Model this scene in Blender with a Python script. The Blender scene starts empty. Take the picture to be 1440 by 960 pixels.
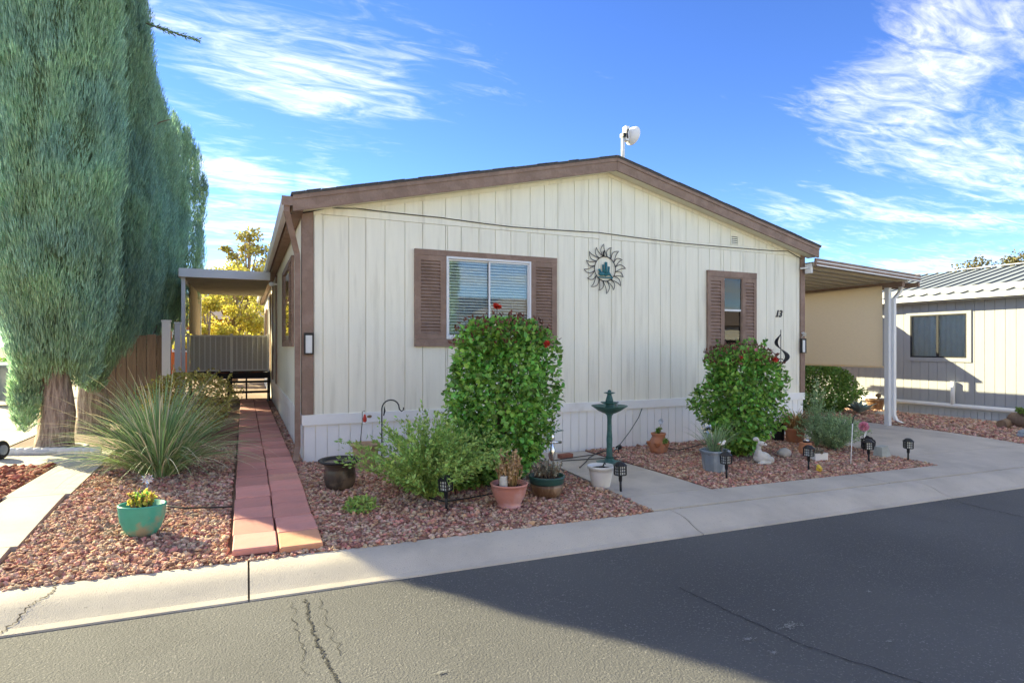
import bpy, bmesh, math, random
import numpy as np
from mathutils import Vector, Matrix, noise as mnoise
random.seed(7); RNG = np.random.default_rng(7)
scene = bpy.context.scene
R = math.radians
# ------------------------------------------------------------------ camera
# X runs along the front wall of the home, Y goes back along its side, origin at its front left corner.
YAW, FPX, HOR, CAMH = R(24.3), 830.0, 487.0, 1.405
CAM = Vector((-0.642, -7.566, CAMH))
SA, CA = math.sin(YAW), math.cos(YAW)
cd = bpy.data.cameras.new("camera"); cam = bpy.data.objects.new("camera", cd)
scene.collection.objects.link(cam); scene.camera = cam
cam.location = CAM; cam.rotation_euler = (R(90), 0, -YAW)
cd.sensor_width = 36; cd.lens = 36 * FPX / 1440; cd.shift_y = (HOR - 480) / 1440
cd.clip_start = 0.05; cd.clip_end = 2000
# ------------------------------------------------------------------ sky, sun, exposure
SUN_EL, SUN_AZ = R(25), math.atan2(-0.60, 0.80)
SUN_DIR = Vector((math.sin(SUN_AZ)*math.cos(SUN_EL), math.cos(SUN_AZ)*math.cos(SUN_EL), math.sin(SUN_EL)))
world = bpy.data.worlds.new("World"); scene.world = world; world.use_nodes = True
nt = world.node_tree; nt.nodes.clear()
def wn(t, **k):
    n = nt.nodes.new(t)
    for a, b in k.items(): setattr(n, a, b)
    return n
sky = wn('ShaderNodeTexSky', sky_type='NISHITA', sun_disc=False, sun_elevation=SUN_EL, sun_rotation=SUN_AZ,
         altitude=1500, air_density=0.8, dust_density=0.0, ozone_density=4.0)
bg = wn('ShaderNodeBackground'); wo = wn('ShaderNodeOutputWorld')
bg.inputs[1].default_value = 0.15
def math_n(op, a=None, b=None, clamp=False):
    n = wn('ShaderNodeMath', operation=op, use_clamp=clamp)
    for i, v in enumerate((a, b)):
        if v is None: continue
        if isinstance(v, (int, float)): n.inputs[i].default_value = v
        else: nt.links.new(v, n.inputs[i])
    return n.outputs[0]
tc = wn('ShaderNodeTexCoord'); sep = wn('ShaderNodeSeparateXYZ')
nt.links.new(tc.outputs['Generated'], sep.inputs[0])
zc = math_n('MAXIMUM', sep.outputs[2], 0.03); zc = math_n('ADD', zc, 0.10)
cx = math_n('DIVIDE', sep.outputs[0], zc); cy = math_n('DIVIDE', sep.outputs[1], zc)
comb = wn('ShaderNodeCombineXYZ'); nt.links.new(cx, comb.inputs[0]); nt.links.new(cy, comb.inputs[1])
def cloud(rot, scl, nscale, detail, lo, hi, off, dist=0.6):
    mp = wn('ShaderNodeMapping'); mp.inputs['Rotation'].default_value = (0, 0, rot); mp.inputs['Scale'].default_value = scl
    mp.inputs['Location'].default_value = off
    nt.links.new(comb.outputs[0], mp.inputs[0])
    nz = wn('ShaderNodeTexNoise'); nz.inputs['Scale'].default_value = nscale; nz.inputs['Detail'].default_value = detail
    nz.inputs['Roughness'].default_value = 0.62; nz.inputs['Distortion'].default_value = dist
    nt.links.new(mp.outputs[0], nz.inputs['Vector'])
    mr = wn('ShaderNodeMapRange'); mr.inputs[1].default_value = lo; mr.inputs[2].default_value = hi; mr.interpolation_type = 'SMOOTHSTEP'
    nt.links.new(nz.outputs[0], mr.inputs[0]); return mr.outputs[0]
CLOUD_ROT = R(40)
streak = cloud(CLOUD_ROT, (0.55, 1.45, 1), 1.25, 12, 0.0, 1.0, (3.1, 1.7, 0), 0.9)
fine = cloud(CLOUD_ROT, (0.8, 2.6, 1), 5.5, 12, 0.0, 1.0, (1.1, 5.7, 0), 1.4)
banks = cloud(CLOUD_ROT, (0.55, 1.0, 1), 0.55, 3, 0.36, 0.54, (7.65, 3.3, 0), 0.2)
# cloud banks of this particular sky, each a direction on the dome with a spread
def pdir(x, y):
    d = Vector((SA + (x-720)/FPX*CA, CA - (x-720)/FPX*SA, (HOR-y)/FPX)); return d.normalized()
BANKS = [(430, 10, 12, .85), (300, 60, 9, .7), (640, 5, 8, .6), (1410, 70, 9, .75), (1340, 265, 11, .85), (1190, 290, 7, .7), (1420, 300, 9, .75),
         (330, 290, 6, .9), (300, 350, 7, .8), (455, 258, 2.6, 1.0), (800, 30, 5, .35), (1300, 330, 6, .4)]
tot = math_n('MULTIPLY', banks, 0.85)
# placed banks fill the view; unseen noise banks beyond are thickened for fill light
vd = wn('ShaderNodeVectorMath', operation='DOT_PRODUCT'); nt.links.new(tc.outputs['Generated'], vd.inputs[0])
vd.inputs[1].default_value = (SA, CA, 0)
fr = wn('ShaderNodeMapRange'); fr.inputs[1].default_value = 0.25; fr.inputs[2].default_value = 0.6; fr.inputs[3].default_value = 1; fr.inputs[4].default_value = 0
nt.links.new(vd.outputs['Value'], fr.inputs[0])
tot = math_n('MULTIPLY', tot, fr.outputs[0])
for (px_, py_, deg, amp) in BANKS:
    v = wn('ShaderNodeVectorMath', operation='DOT_PRODUCT'); nt.links.new(tc.outputs['Generated'], v.inputs[0])
    v.inputs[1].default_value = pdir(px_, py_)
    m = wn('ShaderNodeMapRange', interpolation_type='SMOOTHSTEP'); m.inputs[1].default_value = math.cos(R(deg*1.55)); m.inputs[2].default_value = math.cos(R(deg*0.1)); m.inputs[4].default_value = amp*0.64
    nt.links.new(v.outputs['Value'], m.inputs[0])
    tot = math_n('MAXIMUM', tot, m.outputs[0])
nsum = math_n('ADD', math_n('MULTIPLY', streak, 0.72), math_n('MULTIPLY', fine, 0.28))
lift = math_n('ADD', nsum, math_n('MULTIPLY', tot, 0.40))
cr = wn('ShaderNodeMapRange', interpolation_type='SMOOTHSTEP'); cr.inputs[1].default_value = 0.64; cr.inputs[2].default_value = 1.17; cr.inputs[4].default_value = 0.86
nt.links.new(lift, cr.inputs[0]); cov = cr.outputs[0]
mixc = wn('ShaderNodeMix', data_type='RGBA')
nt.links.new(cov, mixc.inputs[0])
hs = wn('ShaderNodeHueSaturation'); hs.inputs['Saturation'].default_value = 1.2; hs.inputs['Value'].default_value = 0.40; hs.inputs['Hue'].default_value = 0.522
SKYHS = hs
nt.links.new(sky.outputs[0], hs.inputs['Color'])
nt.links.new(hs.outputs[0], mixc.inputs[6])
mixc.inputs[7].default_value = (2.2, 2.17, 2.22, 1)
nt.links.new(mixc.outputs[2], bg.inputs[0]); nt.links.new(bg.outputs[0], wo.inputs[0])
sd = bpy.data.lights.new("sun", 'SUN'); sun = bpy.data.objects.new("sun", sd); scene.collection.objects.link(sun)
sd.energy = 2.0; sd.angle = R(0.5); sd.color = (1.0, 0.925, 0.83)
sun.rotation_euler = (-SUN_DIR).to_track_quat('-Z', 'Y').to_euler(); sun.location = (-20, 20, 20)
scene.view_settings.view_transform = 'Standard'; scene.view_settings.look = 'None'
scene.view_settings.exposure = 3.06; scene.view_settings.gamma = 1.0
scene.view_settings.use_white_balance = True; scene.view_settings.white_balance_temperature = 9300; scene.view_settings.white_balance_tint = -8
scene.render.engine = 'CYCLES'
# ------------------------------------------------------------------ helpers
def S(r, g, b):
    f = lambda c: (c/255/12.92) if c/255 <= .04045 else ((c/255+.055)/1.055)**2.4
    return (f(r), f(g), f(b))
def ray(x):
    q = (x-720)/FPX; return SA + q*CA, CA - q*SA
def sst(a, b, x):
    t = max(0, min(1, (x-a)/(b-a))); return t*t*(3-2*t)
def tilt(u): return -0.0175*max(-8, min(25, u))
def zg(u, v):
    return tilt(u) - 0.08*(1-sst(-3.11, -0.6, v)) - 0.065*math.exp(-((u-4.2)/2.2)**2)*sst(-2.6, -0.5, v)*(1-sst(1.0, 3.0, v))
def P(x, y, dz=0.0):
    """pixel -> the point of the yard ground it falls on"""
    a, b = ray(x); z = 0.0
    for _ in range(12):
        t = FPX*(CAMH-z)/(y-HOR); u, v = CAM.x+a*t, CAM.y+b*t; z = zg(u, v)+dz
    return Vector((u, v, z))
def depth(p): return (p.x-CAM.x)*SA + (p.y-CAM.y)*CA
def m_per_px(p): return depth(p)/FPX
def W(x, y, v=0.0):
    a, b = ray(x); t = (v-CAM.y)/b; return Vector((CAM.x+a*t, v, CAMH+(HOR-y)*t/FPX))
def U(x, y, u):
    a, b = ray(x); t = (u-CAM.x)/a; return Vector((u, CAM.y+b*t, CAMH+(HOR-y)*t/FPX))

class MB:
    def __init__(s): s.v = []; s.f = []; s.m = []; s.mi = 0; s.sm = []
    def add(s, vs, fs, smooth=False):
        o = len(s.v); s.v += [tuple(x) for x in vs]
        for f in fs: s.f.append(tuple(i+o for i in f)); s.m.append(s.mi); s.sm.append(smooth)
    def box(s, x0, y0, z0, x1, y1, z1):
        s.add([(x0,y0,z0),(x1,y0,z0),(x1,y1,z0),(x0,y1,z0),(x0,y0,z1),(x1,y0,z1),(x1,y1,z1),(x0,y1,z1)],
              [(3,2,1,0),(4,5,6,7),(0,1,5,4),(1,2,6,5),(2,3,7,6),(3,0,4,7)]); return s
    def hexa(s, vs):
        s.add(vs, [(3,2,1,0),(4,5,6,7),(0,1,5,4),(1,2,6,5),(2,3,7,6),(3,0,4,7)]); return s
    def tube(s, pts, r, n=8, cap=True, smooth=True):
        pts = [Vector(p) for p in pts]; rs = r if isinstance(r, (list, tuple)) else [r]*len(pts)
        vs = []; prev = None
        for i, p in enumerate(pts):
            d = (pts[min(i+1, len(pts)-1)]-pts[max(i-1, 0)])
            d = d.normalized() if d.length > 1e-9 else Vector((0,0,1))
            if prev is None:
                a = d.orthogonal().normalized()
            else:
                a = prev - d*prev.dot(d); a = a.normalized() if a.length > 1e-6 else d.orthogonal().normalized()
            prev = a; b = d.cross(a)
            for k in range(n):
                t = 2*math.pi*k/n; vs.append(p + (a*math.cos(t)+b*math.sin(t))*rs[i])
        fs = [(i*n+k, i*n+(k+1)%n, (i+1)*n+(k+1)%n, (i+1)*n+k) for i in range(len(pts)-1) for k in range(n)]
        s.add(vs, fs, smooth)
        if cap:
            o = len(s.v)-len(vs)
            for base, rev in ((0, True), ((len(pts)-1)*n, False)):
                f = [o+base+k for k in range(n)]
                s.f.append(tuple(reversed(f)) if rev else tuple(f)); s.m.append(s.mi); s.sm.append(False)
        return s
    def lathe(s, prof, n=28, c=(0,0,0), squash=(1,1), smooth=True, jit=None):
        vs = []
        for (r, z) in prof:
            for k in range(n):
                t = 2*math.pi*k/n; rr = r*(jit(k, n, z) if jit else 1)
                vs.append((c[0]+rr*math.cos(t)*squash[0], c[1]+rr*math.sin(t)*squash[1], c[2]+z))
        fs = [(i*n+k, i*n+(k+1)%n, (i+1)*n+(k+1)%n, (i+1)*n+k) for i in range(len(prof)-1) for k in range(n)]
        s.add(vs, fs, smooth)
        o = len(s.v)-len(vs)
        s.f.append(tuple(o+k for k in reversed(range(n)))); s.m.append(s.mi); s.sm.append(False)
        e = o+(len(prof)-1)*n
        s.f.append(tuple(e+k for k in range(n))); s.m.append(s.mi); s.sm.append(False)
        return s
    def blob(s, c, r, seed=0, rough=.15, sub=2, freq=2.0):
        bm = bmesh.new(); bmesh.ops.create_icosphere(bm, subdivisions=sub, radius=1)
        vs = []
        for v in bm.verts:
            k = 1+rough*mnoise.noise(v.co*freq+Vector((seed*3.1, seed*1.7, 0)))*2
            vs.append((c[0]+v.co.x*r[0]*k, c[1]+v.co.y*r[1]*k, c[2]+v.co.z*r[2]*k))
        s.add(vs, [tuple(q.index for q in f.verts) for f in bm.faces], sub >= 2); bm.free(); return s
    def extrude(s, poly, y0, y1, plane='xz'):
        """flat outline (2-D) given thickness"""
        n = len(poly); f = (lambda a, b, d: (a, d, b)) if plane == 'xz' else (lambda a, b, d: (a, b, d))
        vs = [f(a, b, y0) for a, b in poly] + [f(a, b, y1) for a, b in poly]
        fs = [tuple(range(n)), tuple(reversed(range(n, 2*n)))] + [(i+n, (i+1) % n+n, (i+1) % n, i) for i in range(n)]
        s.add(vs, fs); return s
    def mesh(s, name):
        me = bpy.data.meshes.new(name); me.from_pydata(s.v, [], s.f)
        me.polygons.foreach_set('material_index', s.m); me.polygons.foreach_set('use_smooth', s.sm); me.update()
        return me
    def build(s, name, mat, parent=None, **k): return mk(name, s.mesh(name), mat, parent, **k)
def np_mesh(name, V, F):
    me = bpy.data.meshes.new(name); V = np.asarray(V, dtype=np.float32); F = np.asarray(F, dtype=np.int32)
    me.vertices.add(len(V)); me.vertices.foreach_set('co', V.ravel())
    k = F.shape[1]; me.loops.add(F.size); me.loops.foreach_set('vertex_index', F.ravel())
    me.polygons.add(len(F)); me.polygons.foreach_set('loop_start', np.arange(0, F.size, k, dtype=np.int32))
    try: me.polygons.foreach_set('loop_total', np.full(len(F), k, dtype=np.int32))
    except Exception: pass
    me.polygons.foreach_set('use_smooth', np.zeros(len(F), dtype=bool)); me.update(calc_edges=True); me.validate(); return me
def tag(o, label=None, cat=None, group=None, kind=None):
    for k, v in (('label', label), ('category', cat), ('group', group), ('kind', kind)):
        if v: o[k] = v
    return o
def mk(name, me, mat, parent=None, label=None, cat=None, group=None, kind=None, loc=None):
    o = bpy.data.objects.new(name, me); scene.collection.objects.link(o)
    if mat is not None and len(me.materials) == 0:
        for m in (mat if isinstance(mat, (list, tuple)) else [mat]): me.materials.append(m)
    if parent is not None: o.parent = parent
    if loc is not None: o.location = loc
    return tag(o, label, cat, group, kind)
def thing(name, label, cat, loc=(0,0,0), rz=0, group=None):
    o = bpy.data.objects.new(name, None); scene.collection.objects.link(o); o.location = loc; o.rotation_euler = (0,0,rz)
    o.empty_display_size = .1
    return tag(o, label, cat, group)
def copy_tree(o, parent=None):
    c = o.copy(); scene.collection.objects.link(c); c.parent = parent
    for ch in [x for x in scene.collection.objects if x.parent == o]: copy_tree(ch, c)
    return c
# ------------------------------------------------------------------ materials
def pm(name, base, rough=.75, var=.15, scale=6, bump=0., bscale=60, metal=0., spec=.35, island=0., hue=0., objrand=0., second=None, s2=(.45,.6), s2scale=3, stretch=(1,1,1), transl=0., detail=5, speck=None):
    m = bpy.data.materials.new(name); m.use_nodes = True; t = m.node_tree; L = t.links
    b = t.nodes['Principled BSDF']; b.inputs['Roughness'].default_value = rough; b.inputs['Metallic'].default_value = metal
    b.inputs['Specular IOR Level'].default_value = spec
    N = lambda k: t.nodes.new(k)
    co = N('ShaderNodeTexCoord'); mp = N('ShaderNodeMapping'); mp.inputs['Scale'].default_value = stretch; L.new(co.outputs['Object'], mp.inputs[0])
    def noise(sc, det=detail):
        n = N('ShaderNodeTexNoise'); n.inputs['Scale'].default_value = sc; n.inputs['Detail'].default_value = det; n.inputs['Roughness'].default_value = .6
        L.new(mp.outputs[0], n.inputs['Vector']); return n
    def rng(src, a, b_, c, d, smooth=False):
        r = N('ShaderNodeMapRange'); r.inputs[1].default_value = a; r.inputs[2].default_value = b_; r.inputs[3].default_value = c; r.inputs[4].default_value = d
        if smooth: r.interpolation_type = 'SMOOTHSTEP'
        L.new(src, r.inputs[0]); return r.outputs[0]
    col = N('ShaderNodeRGB'); col.outputs[0].default_value = (*base, 1); c = col.outputs[0]
    def mix(fac, a, bcol, mode='MIX'):
        x = N('ShaderNodeMix'); x.data_type = 'RGBA'; x.blend_type = mode
        if isinstance(fac, (int, float)): x.inputs[0].default_value = fac
        else: L.new(fac, x.inputs[0])
        L.new(a, x.inputs[6])
        if isinstance(bcol, tuple): x.inputs[7].default_value = (*bcol, 1)
        else: L.new(bcol, x.inputs[7])
        return x.outputs[2]
    if second is not None:
        c = mix(rng(noise(s2scale).outputs[0], s2[0], s2[1], 0, 1, True), c, second)
    if speck is not None:
        sc, th, scol = speck
        c = mix(rng(noise(sc, 2).outputs[0], th, th+.05, 0, 1), c, scol)
    val = rng(noise(scale).outputs[0], .25, .75, 1-var, 1+var)
    g = N('ShaderNodeNewGeometry'); oi = N('ShaderNodeObjectInfo')
    h = N('ShaderNodeHueSaturation'); L.new(c, h.inputs['Color'])
    def mul(a, b_):
        x = N('ShaderNodeMath'); x.operation = 'MULTIPLY'; L.new(a, x.inputs[0]); L.new(b_, x.inputs[1]); return x.outputs[0]
    if island: val = mul(val, rng(g.outputs['Random Per Island'], 0, 1, 1-island, 1+island))
    if objrand: val = mul(val, rng(oi.outputs['Random'], 0, 1, 1-objrand, 1+objrand))
    L.new(val, h.inputs['Value'])
    if hue:
        x = N('ShaderNodeMath'); x.operation = 'MULTIPLY'; x.inputs[1].default_value = 7.31
        L.new(g.outputs['Random Per Island'] if island else oi.outputs['Random'], x.inputs[0])
        fr_ = N('ShaderNodeMath'); fr_.operation = 'FRACT'; L.new(x.outputs[0], fr_.inputs[0])
        L.new(rng(fr_.outputs[0], 0, 1, .5-hue, .5+hue), h.inputs['Hue'])
    L.new(h.outputs[0], b.inputs['Base Color'])
    if bump:
        bp = N('ShaderNodeBump'); bp.inputs['Strength'].default_value = bump; bp.inputs['Distance'].default_value = .02
        L.new(noise(bscale, 4).outputs[0], bp.inputs['Height']); L.new(bp.outputs[0], b.inputs['Normal'])
    if transl:
        tr = N('ShaderNodeBsdfTranslucent'); L.new(h.outputs[0], tr.inputs[0]); ms = N('ShaderNodeMixShader'); ms.inputs[0].default_value = transl
        L.new(b.outputs[0], ms.inputs[1]); L.new(tr.outputs[0], ms.inputs[2]); L.new(ms.outputs[0], t.nodes['Material Output'].inputs[0])
    return m
def glass(name, tint=(.9,.95,.95), refl=1.0):
    m = bpy.data.materials.new(name); m.use_nodes = True; t = m.node_tree; t.nodes.clear(); L = t.links
    o = t.nodes.new('ShaderNodeOutputMaterial'); a = t.nodes.new('ShaderNodeBsdfTransparent'); a.inputs[0].default_value = (*tint, 1)
    g = t.nodes.new('ShaderNodeBsdfGlossy'); g.inputs['Roughness'].default_value = .01; g.inputs[0].default_value = (refl, refl, refl, 1)
    f = t.nodes.new('ShaderNodeFresnel'); f.inputs[0].default_value = 1.55; x = t.nodes.new('ShaderNodeMixShader')
    L.new(f.outputs[0], x.inputs[0]); L.new(a.outputs[0], x.inputs[1]); L.new(g.outputs[0], x.inputs[2]); L.new(x.outputs[0], o.inputs[0]); return m
M = {}
M['siding'] = pm('painted siding', (.88,.85,.71), .72, .05, 2.5, .16, 55, stretch=(6,6,.5), second=(.76,.73,.60), s2=(.5,.72), s2scale=1.6, objrand=.02)
M['skirt'] = pm('white skirting', (.88,.88,.85), .5, .05, 2, .05, 30, second=(.74,.71,.66), s2=(.55,.75), s2scale=2.2, objrand=.03)
M['brown'] = pm('brown trim paint', (.25,.163,.122), .65, .16, 5, .18, 40, stretch=(1,1,1), second=(.29,.195,.15), s2scale=7)
M['shingle'] = pm('roof shingle', (.10,.095,.095), .9, .3, 30, .5, 90, objrand=.1)
M['soffit'] = pm('soffit paint', (.74,.70,.55), .7, .06, 4)
M['asphalt'] = pm('asphalt', (.108,.108,.107), .85, .24, 1.1, .55, 80, second=(.078,.078,.078), s2=(.42,.62), s2scale=.55, speck=(75,.61,(.18,.175,.168)), detail=8)
M['crack'] = pm('crack tar', (.022,.022,.023), .8, .2, 20, .3, 80)
M['patchdust'] = pm('pale street stain', (.26,.26,.25), .9, .2, 20)
M['concrete'] = pm('concrete', (.53,.475,.405), .85, .10, 2.2, .35, 130, second=(.44,.395,.34), s2=(.4,.68), s2scale=1.4, speck=(85,.66,(.30,.27,.23)), detail=7)
M['joint'] = pm('joint dirt', (.09,.075,.06), .95, .2, 30)
M['soil'] = pm('desert soil', (.25,.17,.125), .95, .25, 3, .5, 40)
M['bed'] = pm('rock bed base', (.30,.15,.115), .95, .45, 40, .9, 60)
M['lava'] = pm('lava rock', (.49,.25,.175), .9, .22, 30, .6, 120, island=.45, hue=.03, second=(.55,.385,.29), s2=(.44,.56), s2scale=11)
M['lavared'] = pm('red lava rock', (.40,.155,.10), .9, .22, 30, .6, 120, island=.5, hue=.02)
M['paver'] = pm('paver pink', (.60,.265,.225), .85, .12, 9, .3, 110, objrand=.20, second=(.52,.24,.21), s2scale=5)
M['paver2'] = pm('paver orange', (.70,.34,.21), .85, .12, 9, .3, 110, objrand=.12)
M['paver3'] = pm('paver tan', (.60,.295,.225), .85, .14, 9, .3, 110, objrand=.12, second=(.50,.25,.20), s2scale=6)
M['white'] = pm('white paint', (.80,.80,.79), .45, .04, 4, spec=.45)
M['alum'] = pm('white aluminium', (.70,.71,.72), .4, .06, 3, spec=.5, metal=.0)
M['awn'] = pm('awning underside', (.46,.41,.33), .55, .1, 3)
M['metal'] = pm('galvanised metal', (.58,.60,.62), .35, .12, 8, metal=.8)
M['chrome'] = pm('silver metal', (.72,.73,.75), .22, .1, 12, metal=.95)
M['black'] = pm('black plastic', (.018,.019,.021), .45, .2, 10)
M['iron'] = pm('black iron', (.022,.022,.024), .5, .2, 20)
M['pane'] = glass('window glass')
M['frost'] = pm('frosted lens', (.72,.74,.72), .4, .05, 10)
M['blind'] = pm('blind slat', (.80,.80,.78), .5, .04, 8)
M['curtain'] = pm('curtain cloth', (.62,.66,.70), .9, .1, 6, stretch=(6,1,1))
M['curtainblue'] = pm('blue curtain', (.28,.50,.66), .9, .2, 8, stretch=(6,1,1))
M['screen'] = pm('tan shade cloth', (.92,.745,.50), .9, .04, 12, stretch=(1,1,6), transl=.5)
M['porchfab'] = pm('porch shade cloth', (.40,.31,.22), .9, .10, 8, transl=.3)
M['mesh'] = pm('grey mesh screen', (.60,.58,.54), .9, .15, 30, .2, 200)
M['darkwood'] = pm('dark painted wood', (.028,.026,.028), .7, .25, 9, .1, 60)
M['wood'] = pm('weathered wood', (.21,.145,.10), .85, .25, 6, .3, 40, stretch=(8,8,.8), objrand=.25)
M['bark'] = pm('cypress bark', (.42,.33,.26), .95, .4, 9, 1.0, 22, stretch=(4,4,.5), second=(.25,.18,.14), s2scale=8)
M['twig'] = pm('bare twig', (.22,.15,.10), .9, .2, 10)
M['crowncore'] = pm('dark crown core', (.17,.23,.12), .95, .3, 12, .6, 40)
M['cyp'] = pm('cypress foliage', (.36,.53,.31), .75, .30, 1.6, island=.35, hue=.022, second=(.30,.49,.37), s2=(.40,.62), s2scale=1.3, transl=.35, objrand=.16)
M['leaf'] = pm('broad leaf', (.225,.44,.095), .42, .4, 2.6, island=.65, hue=.035, transl=.42, spec=.5)
M['leafred'] = pm('young red leaf', (.17,.062,.04), .5, .2, 4, island=.4, transl=.2)
M['leafdk'] = pm('dark leaf', (.15,.28,.06), .5, .3, 3, island=.4, hue=.02, transl=.25)
M['fern'] = pm('feathery leaf', (.31,.47,.13), .6, .25, 3, island=.4, hue=.03, transl=.25)
M['sage'] = pm('sage leaf', (.30,.43,.23), .65, .25, 4, island=.35, hue=.02, transl=.25)
M['greyleaf'] = pm('grey leaf', (.30,.29,.22), .7, .25, 5, island=.4, hue=.03, transl=.15)
M['blade'] = pm('yucca blade', (.27,.41,.18), .55, .25, 3, island=.45, hue=.025, transl=.2)
M['bladepale'] = pm('pale yucca blade', (.68,.64,.45), .6, .2, 3, island=.25, transl=.25)
M['yellow'] = pm('yellow leaf', (.62,.55,.13), .6, .25, 2, island=.35, hue=.02, transl=.45)
M['olive'] = pm('olive leaf', (.42,.37,.11), .6, .25, 3, island=.4, hue=.03, transl=.3)
M['brownolive'] = pm('brown olive leaf', (.17,.15,.06), .6, .25, 3, island=.4, hue=.03, transl=.2)
M['drygrass'] = pm('dry straw', (.42,.26,.11), .85, .25, 6, island=.35, hue=.015)
M['dryleaf'] = pm('dry leaf', (.45,.31,.18), .85, .25, 6, island=.4, hue=.02)
M['petalred'] = pm('red petal', (.55,.05,.035), .5, .15, 8)
M['petalpink'] = pm('pink petal', (.78,.33,.42), .6, .15, 8, island=.2)
M['terra'] = pm('terracotta', (.50,.205,.11), .8, .15, 6, .1, 60, second=(.42,.20,.13), s2scale=4)
M['pinkpot'] = pm('pink terracotta plastic', (.56,.235,.185), .5, .10, 4, second=(.60,.33,.30), s2scale=3)
M['brownpot'] = pm('brown glazed pot', (.17,.095,.055), .35, .3, 10, second=(.30,.20,.13), s2scale=9, stretch=(2,2,.5))
M['greenrim'] = pm('dark green glaze', (.03,.085,.075), .3, .25, 10)
M['teal'] = pm('teal glaze', (.055,.36,.27), .3, .15, 5, second=(.30,.29,.20), s2=(.50,.62), s2scale=3.4)
M['whiteplastic'] = pm('white pot plastic', (.76,.74,.70), .55, .06, 8, second=(.66,.62,.56), s2=(.55,.75), s2scale=6)
M['greypot'] = pm('grey blue pot', (.24,.29,.33), .6, .22, 7, .1, 40, second=(.36,.39,.41), s2scale=6, stretch=(1,1,.4))
M['darkpot'] = pm('dark glazed pot', (.07,.055,.045), .25, .3, 6, second=(.16,.12,.09), s2scale=5)
M['verdigris'] = pm('green cast resin', (.035,.115,.105), .45, .2, 10, second=(.055,.16,.14), s2scale=12)
M['statue'] = pm('pale statue stone', (.64,.62,.57), .8, .12, 14, .3, 60, second=(.50,.48,.44), s2scale=9)
M['stone'] = pm('pale stone', (.50,.46,.40), .9, .15, 12, .3, 50)
M['greystone'] = pm('grey stone', (.42,.45,.42), .9, .2, 9, .3, 40)
M['darkstone'] = pm('dark lava stone', (.035,.032,.034), .95, .3, 12, .8, 40)
M['potsoil'] = pm('potting soil', (.06,.042,.03), .95, .3, 30, .5, 60)
M['brick'] = pm('red brick', (.30,.12,.085), .9, .2, 15, .3, 60)
M['nsiding'] = pm('white grey siding', (.37,.38,.39), .7, .05, 3, .1, 50, stretch=(5,5,.5), objrand=.02)
M['nskirt'] = pm('neighbour skirting', (.50,.52,.54), .55, .05, 3, objrand=.03)
M['nroof'] = pm('grey metal roof', (.27,.30,.32), .5, .08, 3)
M['nrib'] = pm('dark roof seam', (.05,.06,.07), .5, .1, 3)
M['orange'] = pm('orange stucco', (.60,.15,.045), .9, .1, 4)
M['oroof'] = pm('brown grey roof', (.30,.24,.22), .9, .15, 8)
M['tan'] = pm('tan stucco', (.50,.40,.33), .9, .1, 3)
M['teald'] = pm('teal metal', (.02,.16,.19), .5, .2, 20)
M['hose'] = pm('black hose', (.02,.02,.02), .5, .1, 5)
M['greenhose'] = pm('green cable', (.05,.09,.075), .5, .1, 5)
M['yel'] = pm('yellow ceramic', (.72,.52,.08), .4, .1, 8)
M['agave'] = pm('blue agave', (.30,.42,.42), .55, .15, 5, island=.2)
M['bulb'] = bpy.data.materials.new('lit bulb'); M['bulb'].use_nodes = True
_b = M['bulb'].node_tree.nodes['Principled BSDF']; _b.inputs['Emission Color'].default_value = (1, .86, .62, 1); _b.inputs['Emission Strength'].default_value = 2.0; _b.inputs['Base Color'].default_value = (.9,.85,.75,1)
# ================================================================== the setting
def lin(a, b, n): return [a+(b-a)*i/n for i in range(n+1)]
us = [-900,-300,-120,-60,-30,-18,-12] + lin(-8, 25, 44) + [32,45,70,120,300,900]
vs_ = [-900,-300,-120,-60,-30,-20,-14] + lin(-10.5, -4, 13) + [-3.4,-3.3] + lin(-3.1, 4, 24) + lin(5, 18, 13) + [24,34,50,80,140,300,900]
def zground(u, v):
    if -9.9 < v < -3.25: return -0.26 + tilt(u)
    if v <= -9.9: return -0.14 + tilt(u)
    return zg(u, v) - 0.03
g = MB(); g.add([(u, v, zground(u, v)) for v in vs_ for u in us],
    [(j*len(us)+i, j*len(us)+i+1, (j+1)*len(us)+i+1, (j+1)*len(us)+i) for j in range(len(vs_)-1) for i in range(len(us)-1)])
g.build('ground', M['soil'], kind='structure')
ST_U = [-80,-40,-20,-8] + lin(-7, 24, 31) + [25,40,80,120]
def zst(u): return -0.186 + tilt(u)
g = MB(); sv = lin(-9.6, -3.5, 12)
g.add([(u, v, zst(u)) for v in sv for u in ST_U], [(j*len(ST_U)+i, j*len(ST_U)+i+1, (j+1)*len(ST_U)+i+1, (j+1)*len(ST_U)+i) for j in range(len(sv)-1) for i in range(len(ST_U)-1)])
street = g.build('street', M['asphalt'], kind='structure')
def PS(x, y, dz=0.0):
    a, b = ray(x); z = -.186
    for _ in range(12):
        t = FPX*(CAMH-z)/(y-HOR); u, v = CAM.x+a*t, CAM.y+b*t; z = zst(u)+dz
    return Vector((u, v, z))
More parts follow.
